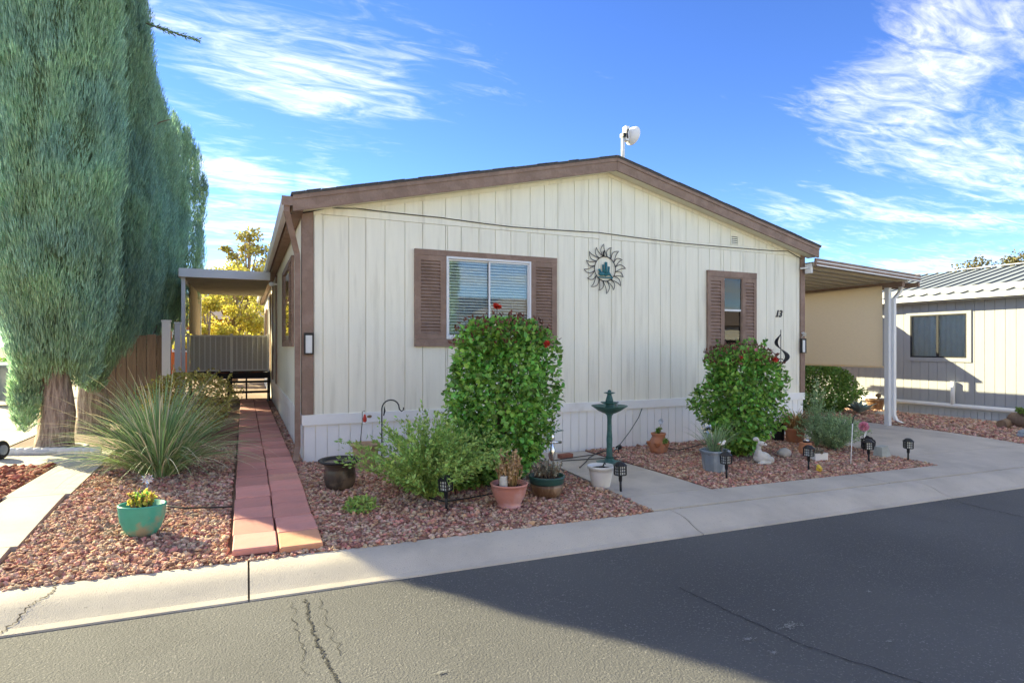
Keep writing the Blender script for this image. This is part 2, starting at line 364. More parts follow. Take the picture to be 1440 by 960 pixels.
def crack(name, pix, w0, mat, parent, dz=.004, seed=1, sub=14, zf=None, jag=.02):
    rnd = random.Random(seed); pts = [PS(x, y) if zf is None else Vector((x, y, 0)) for x, y in pix]
    path = []
    for a, b in zip(pts[:-1], pts[1:]):
        for k in range(sub): path.append(a.lerp(b, k/sub))
    path.append(pts[-1]); V = []; n = len(path)
    for i, p in enumerate(path):
        d = (path[min(i+1, n-1)]-path[max(i-1, 0)]).normalized(); q = Vector((-d.y, d.x, 0))
        c = p + q*rnd.uniform(-jag, jag); w = w0*rnd.uniform(.35, 1.3)
        for s in (-1, 1):
            e = c+q*s*w; V.append((e.x, e.y, (zst(e.x) if zf is None else zf(e.x, e.y))+dz))
    g = MB(); g.add(V, [(2*i, 2*i+1, 2*i+3, 2*i+2) for i in range(n-1)]); return g.build(name, mat, parent)
crack('crack', [(430,842),(433,870),(446,905),(462,935),(476,962),(492,1000)], .007, M['crack'], street, seed=3, sub=22, jag=.014)
crack('crack', [(412,846),(414,880),(424,915),(430,950)], .0022, M['crack'], street, seed=4, jag=.02, sub=9)
crack('crack', [(448,842),(462,880),(480,920)], .002, M['crack'], street, seed=5, jag=.02, sub=9)
crack('crack', [(955,826),(1030,862),(1130,907),(1260,950),(1400,990)], .0035, M['crack'], street, seed=6, sub=14, jag=.008)
crack('crack', [(1330,701),(1390,716),(1440,727),(1500,742)], .006, M['crack'], street, seed=8)
for (x, y, rx, ry, sd_) in [(1112,880,.10,.035,1),(1052,899,.05,.02,2),(1088,918,.03,.015,3),(1250,902,.02,.012,4),(621,946,.035,.012,5),(1222,832,.02,.01,6),(1088,858,.012,.008,7)]:
    p = PS(x, y); g = MB(); rnd = random.Random(sd_)
    for k in range(150):
        a = rnd.uniform(0, 6.28); q = rnd.gauss(0, .5); cu, cv = p.x+math.cos(a)*q*rx, p.y+math.sin(a)*q*ry*1.2; r = rnd.uniform(.0012, .0042)*(rx/.1)**.4
        pl = [(cu+r*math.cos(t)*rnd.uniform(.6,1.2)*1.6, cv+r*math.sin(t)*rnd.uniform(.6,1.2)) for t in (0,1.05,2.1,3.14,4.2,5.2)]
        g.add([(a_, b_, zst(a_)+.004+.00002*k) for a_, b_ in pl], [tuple(range(6))])
    g.build('pale_stain', M['patchdust'], street)
# kerb: rolled concrete cast in lengths
kerb = tag(thing('kerb', None, None), kind='structure')
KP = [(-3.57,-.215),(-3.555,-.176),(-3.50,-.168),(-3.43,-.145),(-3.36,-.112),(-3.28,-.090),(-3.20,-.082),(-3.115,-.079),(-3.115,-.22)]
kj = [-40, -22, -13, -7.2, -4.3, PS(350,845).x, PS(990,752).x, PS(1330,700).x+.05, 10.2, 13.2, 17, 24, 32, 60]
for a, b in zip(kj[:-1], kj[1:]):
    n = max(1, int((b-a)/.7)); uu = lin(a+.006, b-.006, n); g = MB()
    V = [(u, v, z+tilt(u)) for u in uu for v, z in KP]; k = len(KP)
    g.add(V, [(i*k+j, (i+1)*k+j, (i+1)*k+j+1, i*k+j+1) for i in range(n) for j in range(2, k-2)], True)
    g.add(V, [(i*k+j, (i+1)*k+j, (i+1)*k+j+1, i*k+j+1) for i in range(n) for j in (0, 1, k-2)])
    g.add(V[:k], [tuple(range(k))]); g.add(V[-k:], [tuple(reversed(range(k)))])
    g.build('kerb_length', M['concrete'], kerb)
g = MB()
g.add([(u, v, z-.02+tilt(u)) for u in lin(-40, 60, 60) for v, z in KP[1:-1]], [(i*7+j, (i+1)*7+j, (i+1)*7+j+1, i*7+j+1) for i in range(60) for j in range(6)])
g.build('joint_fill', M['joint'], kerb)
def zkerb(u, v):
    for (a, za), (b, zb) in zip(KP[1:-2], KP[2:-1]):
        if a <= v <= b: return za+(zb-za)*(v-a)/(b-a)+tilt(u)
    return (zst(u) if v < -3.5 else -.079+tilt(u))
crack('crack', [(-1.86,-3.545),(-1.80,-3.44),(-1.76,-3.34),(-1.69,-3.25),(-1.70,-3.12)], .005, M['joint'], kerb, seed=11, zf=zkerb, jag=.012, dz=.003)
# far side of the street
kf = tag(thing('far_kerb', None, None), kind='structure')
g = MB(); V = [(u, v, z+tilt(u)) for u in ST_U for v, z in [(-9.58,-.2),(-9.6,-.17),(-9.75,-.10),(-10.05,-.09),(-10.05,-.22)]]
g.add(V, [(i*5+j, i*5+j+1, (i+1)*5+j+1, (i+1)*5+j) for i in range(len(ST_U)-1) for j in range(4)]); g.build('kerb_length', M['concrete'], kf)
def slab(name, c, nu, nv, off, thick, mat, parent=None, kind='structure', zf=zg, ofs2=None):
    """sheet over the quad c (u,v corners, counter-clockwise) following the ground, with sides"""
    top = []
    for j in range(nv+1):
        for i in range(nu+1):
            s, t = i/nu, j/nv
            u = (c[0][0]*(1-s)+c[1][0]*s)*(1-t)+(c[3][0]*(1-s)+c[2][0]*s)*t
            v = (c[0][1]*(1-s)+c[1][1]*s)*(1-t)+(c[3][1]*(1-s)+c[2][1]*s)*t
            top.append((u, v, zf(u, v)+off))
    n = nu+1; g = MB(); g.add(top, [(j*n+i, j*n+i+1, (j+1)*n+i+1, (j+1)*n+i) for j in range(nv) for i in range(nu)])
    rim = [i for i in range(n)] + [j*n+nu for j in range(1, nv+1)] + [nv*n+i for i in range(nu-1, -1, -1)] + [j*n for j in range(nv-1, 0, -1)]
    m = len(top); g.v += [(top[i][0], top[i][1], top[i][2]-thick) for i in rim]
    for k in range(len(rim)):
        k2 = (k+1) % len(rim); g.f.append((m+k, m+k2, rim[k2], rim[k])); g.m.append(0); g.sm.append(False)
    return g.build(name, mat, parent, kind=kind if parent is None else None)
def quad(u0, v0, u1, v1): return [(u0, v0), (u1, v0), (u1, v1), (u0, v1)]
# front path of cast slabs, sidewalk strip, driveway
fp = tag(thing('front_path', None, None), kind='structure')
PV = [-3.105, -2.62, -1.62, -0.14]
e_l = lambda v: 2.82+ (v+3.1)*.035; e_r = lambda v: 3.93 + (v+2.6)*-.03
for a, b in zip(PV[:-1], PV[1:]):
    slab('path_slab', [(e_l(a), a+.004), (e_r(a), a+.004), (e_r(b), b-.004), (e_l(b), b-.004)], 4, 6, .012, .1, M['concrete'], fp)
sw = tag(thing('sidewalk', None, None), kind='structure')
for a, b in [(3.945, 6.2), (6.208, 7.93)]:
    slab('sidewalk_slab', quad(a, -3.105, b-.004, -2.655), 6, 3, .010, .1, M['concrete'], sw)
dw = tag(thing('driveway', None, None), kind='structure')
for a, b in [(-3.105, -2.1), (-2.09, 0.9), (0.91, 4.5), (4.51, 9.5)]:
    slab('driveway_slab', [(7.94, a), (11.35+(.8 if a < -3 else 0), a), (11.3, b), (7.94, b)], 6, 8, .008, .1, M['concrete'], dw)
# left: narrow walk, cross slab, neighbour's drive
lw = tag(thing('side_walk', None, None), kind='structure')
for a, b in [(-3.105, -2.3), (-2.292, -.9), (-.892, .78)]:
    slab('walk_slab', [(-2.62, a), (-2.12, a), (-2.16, b), (-2.58, b)], 2, 5, .010, .1, M['concrete'], lw)
slab('cross_slab', quad(-9, .80, -2.2, 1.72), 12, 3, .006, .1, M['concrete'], lw)
slab('neighbour_drive', quad(-9.5, 1.95, -3.55, 16), 10, 14, -.002, .1, M['concrete'])
def stones(name, quads, dens, smin, smax, mat, parent=None, seed=0, avoid=(), label=None):
    rg = np.random.default_rng(seed); bm = bmesh.new(); bmesh.ops.create_icosphere(bm, subdivisions=1, radius=1)
    bv = np.array([v.co[:] for v in bm.verts]); bf = np.array([[v.index for v in f.verts] for f in bm.faces]); bm.free()
    shapes = [bv*(1+rg.uniform(-.38, .30, (len(bv), 1))) for _ in range(14)]
    VV, FF, o = [], [], 0
    for (u0, v0, u1, v1) in quads:
        n = int(abs((u1-u0)*(v1-v0))*dens)
        for k in range(n):
            u, v = rg.uniform(u0, u1), rg.uniform(v0, v1)
            if any((u-a[0])**2+(v-a[1])**2 < a[2]**2 for a in avoid): continue
            s = rg.uniform(smin, smax)*(1 if rg.random() > .10 else 1.5)
            sh = shapes[rg.integers(14)]*np.array([1, rg.uniform(.65, 1), rg.uniform(.5, .85)])*s
            a, b = rg.uniform(0, 6.28), rg.uniform(-.5, .5)
            ca, sa, cb, sb = math.cos(a), math.sin(a), math.cos(b), math.sin(b)
            Rm = np.array([[ca,-sa,0],[sa,ca,0],[0,0,1]]) @ np.array([[cb,0,sb],[0,1,0],[-sb,0,cb]])
            VV.append(sh @ Rm.T + np.array([u, v, zg(u, v)+s*rg.uniform(.0, .75)])); FF.append(bf+o); o += len(bv)
    o_ = mk(name, np_mesh(name, np.concatenate(VV), np.concatenate(FF)), mat, parent, kind='stuff')
    if label: o_['label'] = label; o_['category'] = 'gravel'
    return o_
beds = {'L': [(-2.10,-3.10,-.76,5.5), (-.105,-3.10,-.01,9), (-.76,-3.11,-.106,-2.9)], 'M': [(-.10,-3.10,2.83,-.02)], 'R': [(3.96,-2.64,7.92,-.02)], 'N': [(11.32,-2.4,14.55,9)], 'X': [(-6.5,-3.1,-2.63,.78)]}
for k, q in beds.items():
    for r in q: slab('gravel_bed', quad(*r), max(2, int((r[2]-r[0])/.4)), max(2, int((r[3]-r[1])/.4)), .002, .03, M['bed'])
stones('gravel', [(-2.10,-3.10,-.76,1.5), (-.78,-3.11,-.10,-3.03), (-2.1,-3.13,2.8,-3.10), (-.115,-3.10,-.01,7)], 1750, .0095, .0205, M['lava'], seed=1, label='loose reddish lava rock beside the paver path')
stones('gravel', [(-.11,-3.10,2.83,-.02)], 1700, .0095, .0205, M['lava'], seed=2, label='loose reddish lava rock between paver path and concrete front path')
stones('gravel', [(3.96,-2.64,7.92,-.02)], 1500, .0095, .0205, M['lava'], seed=3, label='loose reddish lava rock between front path and driveway')
stones('gravel', [(11.32,-2.4,14.3,5)], 330, .02, .036, M['lava'], seed=4, label='reddish gravel strip along the white grey neighbouring home')
stones('gravel', [(-4.6,-1.9,-2.64,.75)], 650, .018, .034, M['lavared'], seed=5, label='bright red lava rock left of the narrow walk')
# earth bed under the cypress row, cement strip by the neighbour's skirting
slab('tree_bed', quad(-3.5, 1.74, -2.12, 16), 4, 20, .004, .03, M['soil'])
slab('cement_strip', quad(14.02, -2.4, 14.6, 9), 2, 8, .014, .03, M['concrete'])
# ------------------------------------------------------------------ paver path
pp = tag(thing('paver_path', None, None), kind='structure')
rnd = random.Random(5)
def paver_mesh(w, d, h=.05):
    bm = bmesh.new(); bmesh.ops.create_cube(bm, size=1)
    for v in bm.verts: v.co = Vector((v.co.x*w, v.co.y*d, v.co.z*h))
    bmesh.ops.bevel(bm, geom=[e for e in bm.edges], offset=.008, segments=1, affect='EDGES')
    me = bpy.data.meshes.new('paver'); bm.to_mesh(me); bm.free(); return me
for col in (0, 1):
    v = -3.02 if col == 0 else -3.07; i = 0
    while v < 9.0:
        d = rnd.choice([.30, .40, .40, .40]) if i else .36
        me = paver_mesh(.296, d-.012)
        m = M['paver2'] if (col == 1 and i == 0) else (M['paver3'] if rnd.random() < .12 else (M['paver2'] if rnd.random() < .0 else M['paver']))
        u = (-.580 if col == 0 else -.275) + rnd.uniform(-.004, .004) - .004*max(0, v)
        o = mk('paver', me, m, pp, loc=(u, v+d/2, zg(u, v+d/2)+.026+rnd.uniform(-.004, .005)))
        o.rotation_euler = (math.atan2(zg(u, v+d)-zg(u, v), d)+rnd.uniform(-.01, .01), rnd.uniform(-.012, .012), rnd.uniform(-.012, .012)); v += d; i += 1
# ================================================================== the home
HW, HL = 8.55, 17.0
home = thing('manufactured_home', 'cream double wide manufactured home with brown trim, window shutters and white skirting', 'house', (0, 0, 0))
ZT = W(427, 583).z; ZTB = W(427, 598).z
ZB0 = W(440, 300.8).z; ZB1 = ZB0 + .095
OV = -.25
A_ = W(868, 222, OV); L_ = W(424, 272, OV); R_ = W(1152, 350, OV)
RU0, RU1, RUM = -.14, R_.x, A_.x
ZE, ZA = (L_.z+R_.z)/2, A_.z          # top of fascia at the eaves and at the apex
def zroof(u): return ZE+(ZA-ZE)*((u-RU0)/(RUM-RU0) if u < RUM else (RU1-u)/(RU1-RUM))
FT = .185
def rects(u0, u1, z0, z1, ops):
    out = []
    for (a, b, c, d) in ops:
        if b <= u0 or a >= u1 or d <= z0 or c >= z1: continue
        if a > u0: out += rects(u0, a, z0, z1, ops)
        if b < u1: out += rects(b, u1, z0, z1, ops)
        m0, m1 = max(a, u0), min(b, u1)
        if c > z0: out.append((m0, m1, z0, c))
        if d < z1: out.append((m0, m1, d, z1))
        return out
    return [(u0, u1, z0, z1)]
# window openings on the front wall (u0,u1,z0,z1)
w1 = (W(629,400).x, W(742,400).x, W(629,475).z, W(629,366).z)
w2 = (W(1016.5,400).x, W(1040,400).x, W(1016.5,500).z, W(1016.5,392).z)
OPS = [w1, w2]
# wall cores
core = MB()
for r in rects(.02, HW-.02, .35, ZB1-.02, OPS): core.box(r[0], .004, r[2], r[1], .09, r[3])
core.add([(.02,.004,ZB1-.02),(HW-.02,.004,ZB1-.02),(HW-.02,.004,zroof(HW)-.12),(RUM,.004,ZA-.12),(.02,.004,zroof(0)-.12)], [(0,1,2,3,4)])
core.box(.004, .09, .35, .09, HL, ZE-.1); core.box(HW-.09, .09, .35, HW-.004, HL, ZE-.1)
core.box(.09, HL-.09, .35, HW-.09, HL, ZE-.1); core.box(.1, .1, .40, HW-.1, HL-.1, .55)
core.box(.1, .1, ZE-.16, HW-.1, HL-.1, ZE-.13)
core.build('wall', M['siding'], home)
GX = [440,454,490,514,541,569,594,626,648,673,696,718,745,765,784,807,827,841.5,859,873,892,911,928,942,964,981,997,1013,1027,1044,1061,1077,1089,1101,1119]
GU = [W(x, 400).x for x in GX] + [HW-.10]
GU[0] = .118
def plank(u0, u1, z0, z1, zt1=None, y=-.012, name='siding_plank', gap=.004, mat=None, par=None):
    b = MB(); a, c = u0+gap, u1-gap; t0 = z1; t1 = z1 if zt1 is None else zt1
    if c-a < .01 or t0-z0 < .005 and t1-z0 < .005: return
    b.hexa([(a,y,z0),(c,y,z0),(c,.0035,z0),(a,.0035,z0),(a,y,t0),(c,y,t1),(c,.0035,t1),(a,.0035,t0)])
    b.build(name, mat or M['siding'], par or home)
for a, b in zip(GU[:-1], GU[1:]):
    for r in rects(a, b, ZT-.01, ZB0, OPS): plank(*r, gap=.0045)
    za, zb = zroof(a)-FT-.03, zroof(b)-FT-.03
    if a < RUM < b: plank(a, RUM, ZB1, za, zroof(RUM)-FT-.03); plank(RUM, b, ZB1, zroof(RUM)-FT-.03, zb)
    elif min(za, zb) > ZB1+.01: plank(a, b, ZB1, za, zb)
    elif max(za, zb) > ZB1+.02: plank(a, b, ZB1, max(za, ZB1+.006), max(zb, ZB1+.006))
MU0, MU1 = W(841.5, 340).x, W(859, 340).x
for a, b in ((.05, MU0-.004), (MU1+.004, HW-.05)):
    MB().box(a, -.020, ZB0+.004, b, .003, ZB1-.004).build('band_board', M['siding'], home)
MB().box(MU0+.003, -.016, ZB0-.02, MU1-.003, .003, ZB1-.002).build('band_board', M['siding'], home)
# corner boards
for a, b in ((-.015, .112), (HW-.095, HW+.015)):
    MB().box(a, -.032, ZT+.003, b, -.013, ZB1).box(a, -.0125, ZT+.003, a+.02 if a < 0 else b-.02, -.0015, ZB1).build('corner_board', M['brown'], home)
MB().box(-.022, -.030, ZT+.003, -.003, .10, ZE-.12).build('corner_board', M['brown'], home)
# frieze under the rake, fascia, soffit, roof
def slope_box(mb, u0, u1, v0, v1, top, thick):
    mb.hexa([(u0,v0,zroof(u0)+top-thick),(u1,v0,zroof(u1)+top-thick),(u1,v1,zroof(u1)+top-thick),(u0,v1,zroof(u0)+top-thick),
             (u0,v0,zroof(u0)+top),(u1,v0,zroof(u1)+top),(u1,v1,zroof(u1)+top),(u0,v1,zroof(u0)+top)]); return mb
for a, b in ((-.01, RUM-.002), (RUM+.002, HW+.01)):
    slope_box(MB(), a, b, -.026, -.013, -FT+.02, .055).build('frieze_board', M['siding'], home)
    f = slope_box(MB(), a if a > 1 else RU0, b if b < 6 else RU1, OV, OV+.03, 0, FT).build('fascia_board', M['brown'], home)
    slope_box(MB(), a if a > 1 else RU0, b if b < 6 else RU1, OV-.012, OV+.0, .0, .05).build('drip_edge', M['brown'], f)
    slope_box(MB(), a if a > 1 else RU0, b if b < 6 else RU1, OV+.03, -.014, -FT+.028, .012).build('soffit', M['soffit'], home)
    nrow = 10; r = slope_box(MB(), (a if a > 1 else RU0-.02), (b if b < 6 else RU1+.03), OV-.02, HL+.2, .022, .02).build('roof_slope', M['shingle'], home)
    lo, hi = (a if a > 1 else RU0-.02), (b if b < 6 else RU1+.03)
    for k in range(int((HL+.4)/.32)):   # front shingle tabs show as a ragged dark edge
        if k > 26: break
        v0 = lo+(hi-lo)*k/27; v1 = lo+(hi-lo)*(k+1)/27
        slope_box(MB(), v0+.003, v1-.003, OV-.03, OV+.25, .0225+.011+rnd.uniform(-.003, .006), .011).build('shingle', M['shingle'], r)
# eave fascia + gutter on the left, downspouts
MB().box(RU0+.0, OV+.03, ZE-FT+.01, RU0+.02, HL, ZE-.005).build('eave_fascia', M['brown'], home)
MB().box(RU0+.02, OV+.03, ZE-FT+.012, -.0225, HL, ZE-FT+.024).build('soffit', M['brown'], home)
gt = MB(); gz = ZE-.02; gu = RU0-.003
gt.add([(gu,OV,gz),(gu-.02,OV,gz-.10),(gu-.085,OV,gz-.10),(gu-.115,OV,gz-.045),(gu-.115,OV,gz),(gu-.108,OV,gz),(gu-.108,OV,gz-.045),(gu-.08,OV,gz-.093),(gu-.02,OV,gz-.093),(gu-.007,OV,gz)] +
       [(gu,HL,gz),(gu-.02,HL,gz-.10),(gu-.085,HL,gz-.10),(gu-.115,HL,gz-.045),(gu-.115,HL,gz),(gu-.108,HL,gz),(gu-.108,HL,gz-.045),(gu-.08,HL,gz-.093),(gu-.02,HL,gz-.093),(gu-.007,HL,gz)],
       [(i, (i+1) % 10, (i+1) % 10+10, i+10) for i in range(10)] + [(0,1,2,3,4,5,6,7,8,9)][:1])
gutter = gt.build('gutter', M['alum'], home)
gutter.data.materials.append(M['brown']); 
MB().box(gu-.117, OV-.004, gz-.105, gu+.002, OV-.001, gz+.004).build('gutter_end', M['brown'], gutter)
ds = MB(); w_ = .035
def rtube(mb, pts, wx, wy):
    """rectangular tube along points"""
    V = []
    for p in pts: V += [(p[0]-wx, p[1]-wy, p[2]), (p[0]+wx, p[1]-wy, p[2]), (p[0]+wx, p[1]+wy, p[2]), (p[0]-wx, p[1]+wy, p[2])]
    n = len(pts); F = [(i*4+k, i*4+(k+1) % 4, (i+1)*4+(k+1) % 4, (i+1)*4+k) for i in range(n-1) for k in range(4)] + [(3,2,1,0), tuple(range(4*n-4, 4*n))]
    mb.add(V, F); return mb
rtube(ds, [(gu-.06,OV+.06,gz-.10),(gu-.06,OV+.06,gz-.17),(-.075,.01,gz-.62),(-.068,.01,gz-.72),(-.068,.01,.20),(-.085,-.03,.11),(-.10,-.10,.06)], .032, .038)
ds.build('downspout', M['brown'], home)
# skirting
sk = MB(); sk.box(0.01, .012, -.35, HW-.01, .05, ZTB+.02); sk.box(.012, .05, -.3, .05, HL, ZTB+.02); sk.box(HW-.05, .05, -.3, HW-.012, HL, ZTB+.02)
skb = sk.build('skirting', M['skirt'], home)
MB().box(-.02, -.028, ZTB, HW+.02, .0, ZT-.002).build('skirting_rail', M['skirt'], home)
MB().box(-.028, .0, ZTB, -.0, HL, ZT-.002).build('skirting_rail', M['skirt'], home)
me = None; pw = HW/62
for k in range(62):
    if me is None:
        b = MB(); b.hexa([(.005,0,-.40),(pw-.005,0,-.40),(pw-.005,.014,-.40),(.005,.014,-.40),(.005,0,ZTB-.002),(pw-.005,0,ZTB-.002),(pw-.005,.014,ZTB-.002),(.005,.014,ZTB-.002)])
        me = b.mesh('skirting_panel')
    mk('skirting_panel', me, M['skirt'], home, loc=(k*pw, -.003, 0))
me = None
for k in range(70):
    if me is None: me = MB().box(-.003, .006, -.3, .011, .134, ZTB-.002).mesh('skirting_panel')
    mk('skirting_panel', me, M['skirt'], home, loc=(0, k*.14+.03, 0))
me = None
for k in range(48):
    if me is None: me = MB().box(-.012, .004, ZT-.01, .0035, .196, ZE-.17).mesh('siding_plank')
    mk('siding_plank', me, M['siding'], home, loc=(0, .1+k*.2, 0))
# ---- windows
def louvre_shutter(par, u0, u1, z0, z1, y=-.05, n=26, name='shutter'):
    f = MB(); s = .19*(u1-u0); t = .07
    f.box(u0, y, z0, u0+s, -.0125, z1); f.box(u1-s, y, z0, u1, -.0125, z1); f.box(u0+s, y, z0, u1-s, -.0125, z0+t); f.box(u0+s, y, z1-t, u1-s, -.0125, z1); f.box(u0+s, y+.030, z0+t, u1-s, -.0125, z1-t)
    o = f.build(name, M['brown'], par); l = MB(); h = (z1-z0-2*t)/n
    for k in range(n):
        zz = z0+t+k*h
        l.hexa([(u0+s,y-.002,zz+.004),(u1-s,y-.002,zz+.004),(u1-s,y+.008,zz+.004),(u0+s,y+.008,zz+.004),(u0+s,y+.020,zz+h*.94),(u1-s,y+.020,zz+h*.94),(u1-s,y+.028,zz+h*.94),(u0+s,y+.028,zz+h*.94)])
    tag(l.build('louvres', M['brown'], o), kind='stuff'); return o
# big sliding window
s0, s1 = W(582,400).x, W(781,400).x; zt, zb = W(582,350).z, W(582,487).z; th = .10
win = thing('window', None, None); win.parent = home
def sub(name, mb, mat, par): return mb.build(name, mat, par)
louvre_shutter(win, s0, w1[0]-.03, zb+th, zt-th*.75, n=22); louvre_shutter(win, w1[1]+.03, s1, zb+th, zt-th*.75, n=22)
MB().box(s0, -.054, zt-th*.75+.002, s1, -.0125, zt).build('head_board', M['brown'], win)
MB().box(s0, -.054, zb, s1, -.0125, zb+th-.002).build('sill_board', M['brown'], win)
def frame(mb, u0, u1, z0, z1, y0, y1, w):
    mb.box(u0, y0, z0, u0+w, y1, z1); mb.box(u1-w, y0, z0, u1, y1, z1); mb.box(u0+w, y0, z0, u1-w, y1, z0+w); mb.box(u0+w, y0, z1-w, u1-w, y1, z1); return mb
frame(MB(), w1[0]-.028, w1[1]+.028, zb+th, zt-th*.75, -.06, .05, .028).build('window_frame', M['alum'], win)
um = W(687,400).x
frame(MB(), w1[0], um+.02, zb+th+.03, zt-th*.75-.03, -.02, .0, .022).build('sash', M['alum'], win)
frame(MB(), um-.012, w1[1], zb+th+.03, zt-th*.75-.03, -.042, -.024, .022).build('sash', M['alum'], win)
MB().box(w1[0]+.022, -.012, zb+th+.05, um, -.008, zt-th*.75-.05).build('pane', M['pane'], win)
MB().box(um+.01, -.035, zb+th+.05, w1[1]-.022, -.031, zt-th*.75-.05).build('pane', M['pane'], win)
bl = MB(); nb = 26
for k in range(nb):
    zz = zb+th+.04+k*(zt-th*.75-zb-th-.08)/nb
    bl.hexa([(w1[0]+.01,.006,zz),(w1[1]-.01,.006,zz),(w1[1]-.01,.009,zz),(w1[0]+.01,.009,zz),(w1[0]+.01,.026,zz+.027),(w1[1]-.01,.026,zz+.027),(w1[1]-.01,.029,zz+.027),(w1[0]+.01,.029,zz+.027)])
for q in (.2, .5, .8):
    uu = w1[0]+(w1[1]-w1[0])*q; bl.box(uu-.002, .003, zb+th, uu+.002, .0055, zt-th)
tag(bl.build('blinds', M['blind'], win), kind='stuff')
# small window
s0, s1 = W(992.5,400).x, W(1061,400).x; zt, zb = W(992.5,380).z, W(992.5,505).z
win = thing('window', None, None); win.parent = home
louvre_shutter(win, s0, w2[0]-.025, zb+th, zt-th, n=20); louvre_shutter(win, w2[1]+.025, s1, zb+th, zt-th, n=20)
MB().box(s0, -.054, zt-th+.002, s1, -.0125, zt).build('head_board', M['brown'], win)
MB().box(s0, -.054, zb, s1, -.0125, zb+th-.002).build('sill_board', M['brown'], win)
frame(MB(), w2[0]-.023, w2[1]+.023, zb+th, zt-th, -.045, .05, .018).build('window_frame', M['brown'], win)
zm = W(1016.5, 436).z
MB().box(w2[0], -.034, zm-.015, w2[1], -.010, zm+.015).build('meeting_rail', M['alum'], win)
MB().box(w2[0], -.028, zm+.015, w2[1], -.024, zt-th-.02).build('pane', M['pane'], win)
MB().box(w2[0], -.016, zb+th+.02, w2[1], -.012, zm-.015).build('pane', M['pane'], win)
frame(MB(), w2[0]+.02, w2[1]-.06, zb+th+.02, zm-.05, -.004, .02, .035).build('sash', M['white'], win)
def wavy(mb, u0, u1, z0, z1, y, amp=.012, n=24, waves=7):
    V = []
    for i in range(n+1):
        u = u0+(u1-u0)*i/n; yy = y+amp*math.sin(i/n*waves*6.28); V += [(u, yy, z0), (u, yy, z1)]
    mb.add(V, [(2*i, 2*i+2, 2*i+3, 2*i+1) for i in range(n)], True); return mb
wavy(MB(), w2[0]-.05, w2[1]+.05, zm-.05, zt, .07).build('curtain', M['curtain'], win)
wavy(MB(), w2[0]+.0, w2[1]-.0, zb, zm-.02, .06, n=30).build('curtain', M['curtainblue'], win)
# window, door and porch trims on the left side wall
def side_box(mb, v0, v1, z0, z1, u0, u1): return mb.box(u0, v0, z0, u1, v1, z1)
def side_window(v0, v1, z0, z1):
    w = thing('window', None, None); w.parent = home; q = (v1-v0)*.24
    for a, b in ((v0, v0+q), (v1-q, v1)):
        f = MB(); t = .06; side_box(f, a, a+t, z0, z1, -.05, -.0125); side_box(f, b-t, b, z0, z1, -.05, -.0125); side_box(f, a+t, b-t, z0, z0+t, -.05, -.0125); side_box(f, a+t, b-t, z1-t, z1, -.05, -.0125); side_box(f, a+t, b-t, z0+t, z1-t, -.025, -.0125)
        o = f.build('shutter', M['brown'], w); l = MB(); n = 26; h = (z1-z0-2*t)/n
        for k in range(n): side_box(l, a+t, b-t, z0+t+k*h+.003, z0+t+k*h+h*.6, -.040, -.026)
        tag(l.build('louvres', M['brown'], o), kind='stuff')
    side_box(MB(), v0+q+.004, v1-q-.004, z1-.1, z1, -.054, -.0125).build('head_board', M['brown'], w); side_box(MB(), v0+q+.004, v1-q-.004, z0, z0+.1, -.054, -.0125).build('sill_board', M['brown'], w)
    side_box(MB(), v0+q+.004, v1-q-.004, z0+.1, z1-.1, -.022, -.0125).build('blinds', M['curtain'], w)
    side_box(MB(), v0+q+.004, v1-q-.004, z0+.1, z1-.1, -.034, -.030).build('pane', M['pane'], w)
side_window(1.35, 3.75, W(582,487).z, W(582,350).z+.02)
side_window(12.6, 14.6, 1.4, 2.6)
d = thing('door', None, None); d.parent = home
f = MB(); side_box(f, 9.75, 9.87, .74, 2.86, -.045, -.0125); side_box(f, 10.75, 10.87, .74, 2.86, -.045, -.0125); side_box(f, 9.87, 10.75, 2.74, 2.86, -.045, -.0125); f.build('door_frame', M['brown'], d)
side_box(MB(), 9.88, 10.74, .76, 2.73, -.028, -.0125).build('door_leaf', M['alum'], d)
f = MB(); f.tube([(-.03,10.0,1.7),(-.075,10.0,1.7)], .012); f.blob((-.085,10.0,1.7), (.03,.03,.03), 0, 0); f.build('door_knob', M['iron'], d)
f = MB(); side_box(f, 6.35, 6.5, ZT+.01, ZE-.2, -.04, -.0125); f.build('trim_board', M['brown'], home)
f = MB(); side_box(f, 8.2, 8.35, ZT+.01, ZE-.2, -.04, -.0125); f.build('trim_board', M['brown'], home)
# gable vent, number, cable
vn = W(1027,331,-.012); vb = W(1037.5,345.5,-.012)
v_ = frame(MB(), vn.x, vb.x, vb.z, vn.z, -.028, -.0125, .014)
vent = v_.build('gable_vent', M['siding'], home)
f = MB()
for k in range(4):
    z = vb.z+.02+k*(vn.z-vb.z-.035)/4; f.hexa([(vn.x+.014,-.024,z),(vb.x-.014,-.024,z),(vb.x-.014,-.020,z),(vn.x+.014,-.020,z),(vn.x+.014,-.014,z+.022),(vb.x-.014,-.014,z+.022),(vb.x-.014,-.0128,z+.022),(vn.x+.014,-.0128,z+.022)])
tag(f.build('slats', M['siding'], vent), kind='stuff')
MB().box(vn.x+.012, -.0128, vb.z+.012, vb.x-.012, -.0122, vn.z-.012).build('vent_screen', M['darkwood'], vent)
def cable(name, pts, r, mat, label, cat='cable', par=None, sag=0, n=10, seed=0, wob=0):
    P_ = []; rn = random.Random(seed)
    for a, b in zip(pts[:-1], pts[1:]):
        for k in range(n):
            q = Vector(a).lerp(Vector(b), k/n); q.z -= sag*4*(k/n)*(1-k/n); q += Vector((rn.uniform(-wob, wob), rn.uniform(-wob, wob), 0)); P_.append(q)
    P_.append(Vector(pts[-1])); return MB().tube(P_, r, 6).build(name, mat, par, label=label, cat=cat)
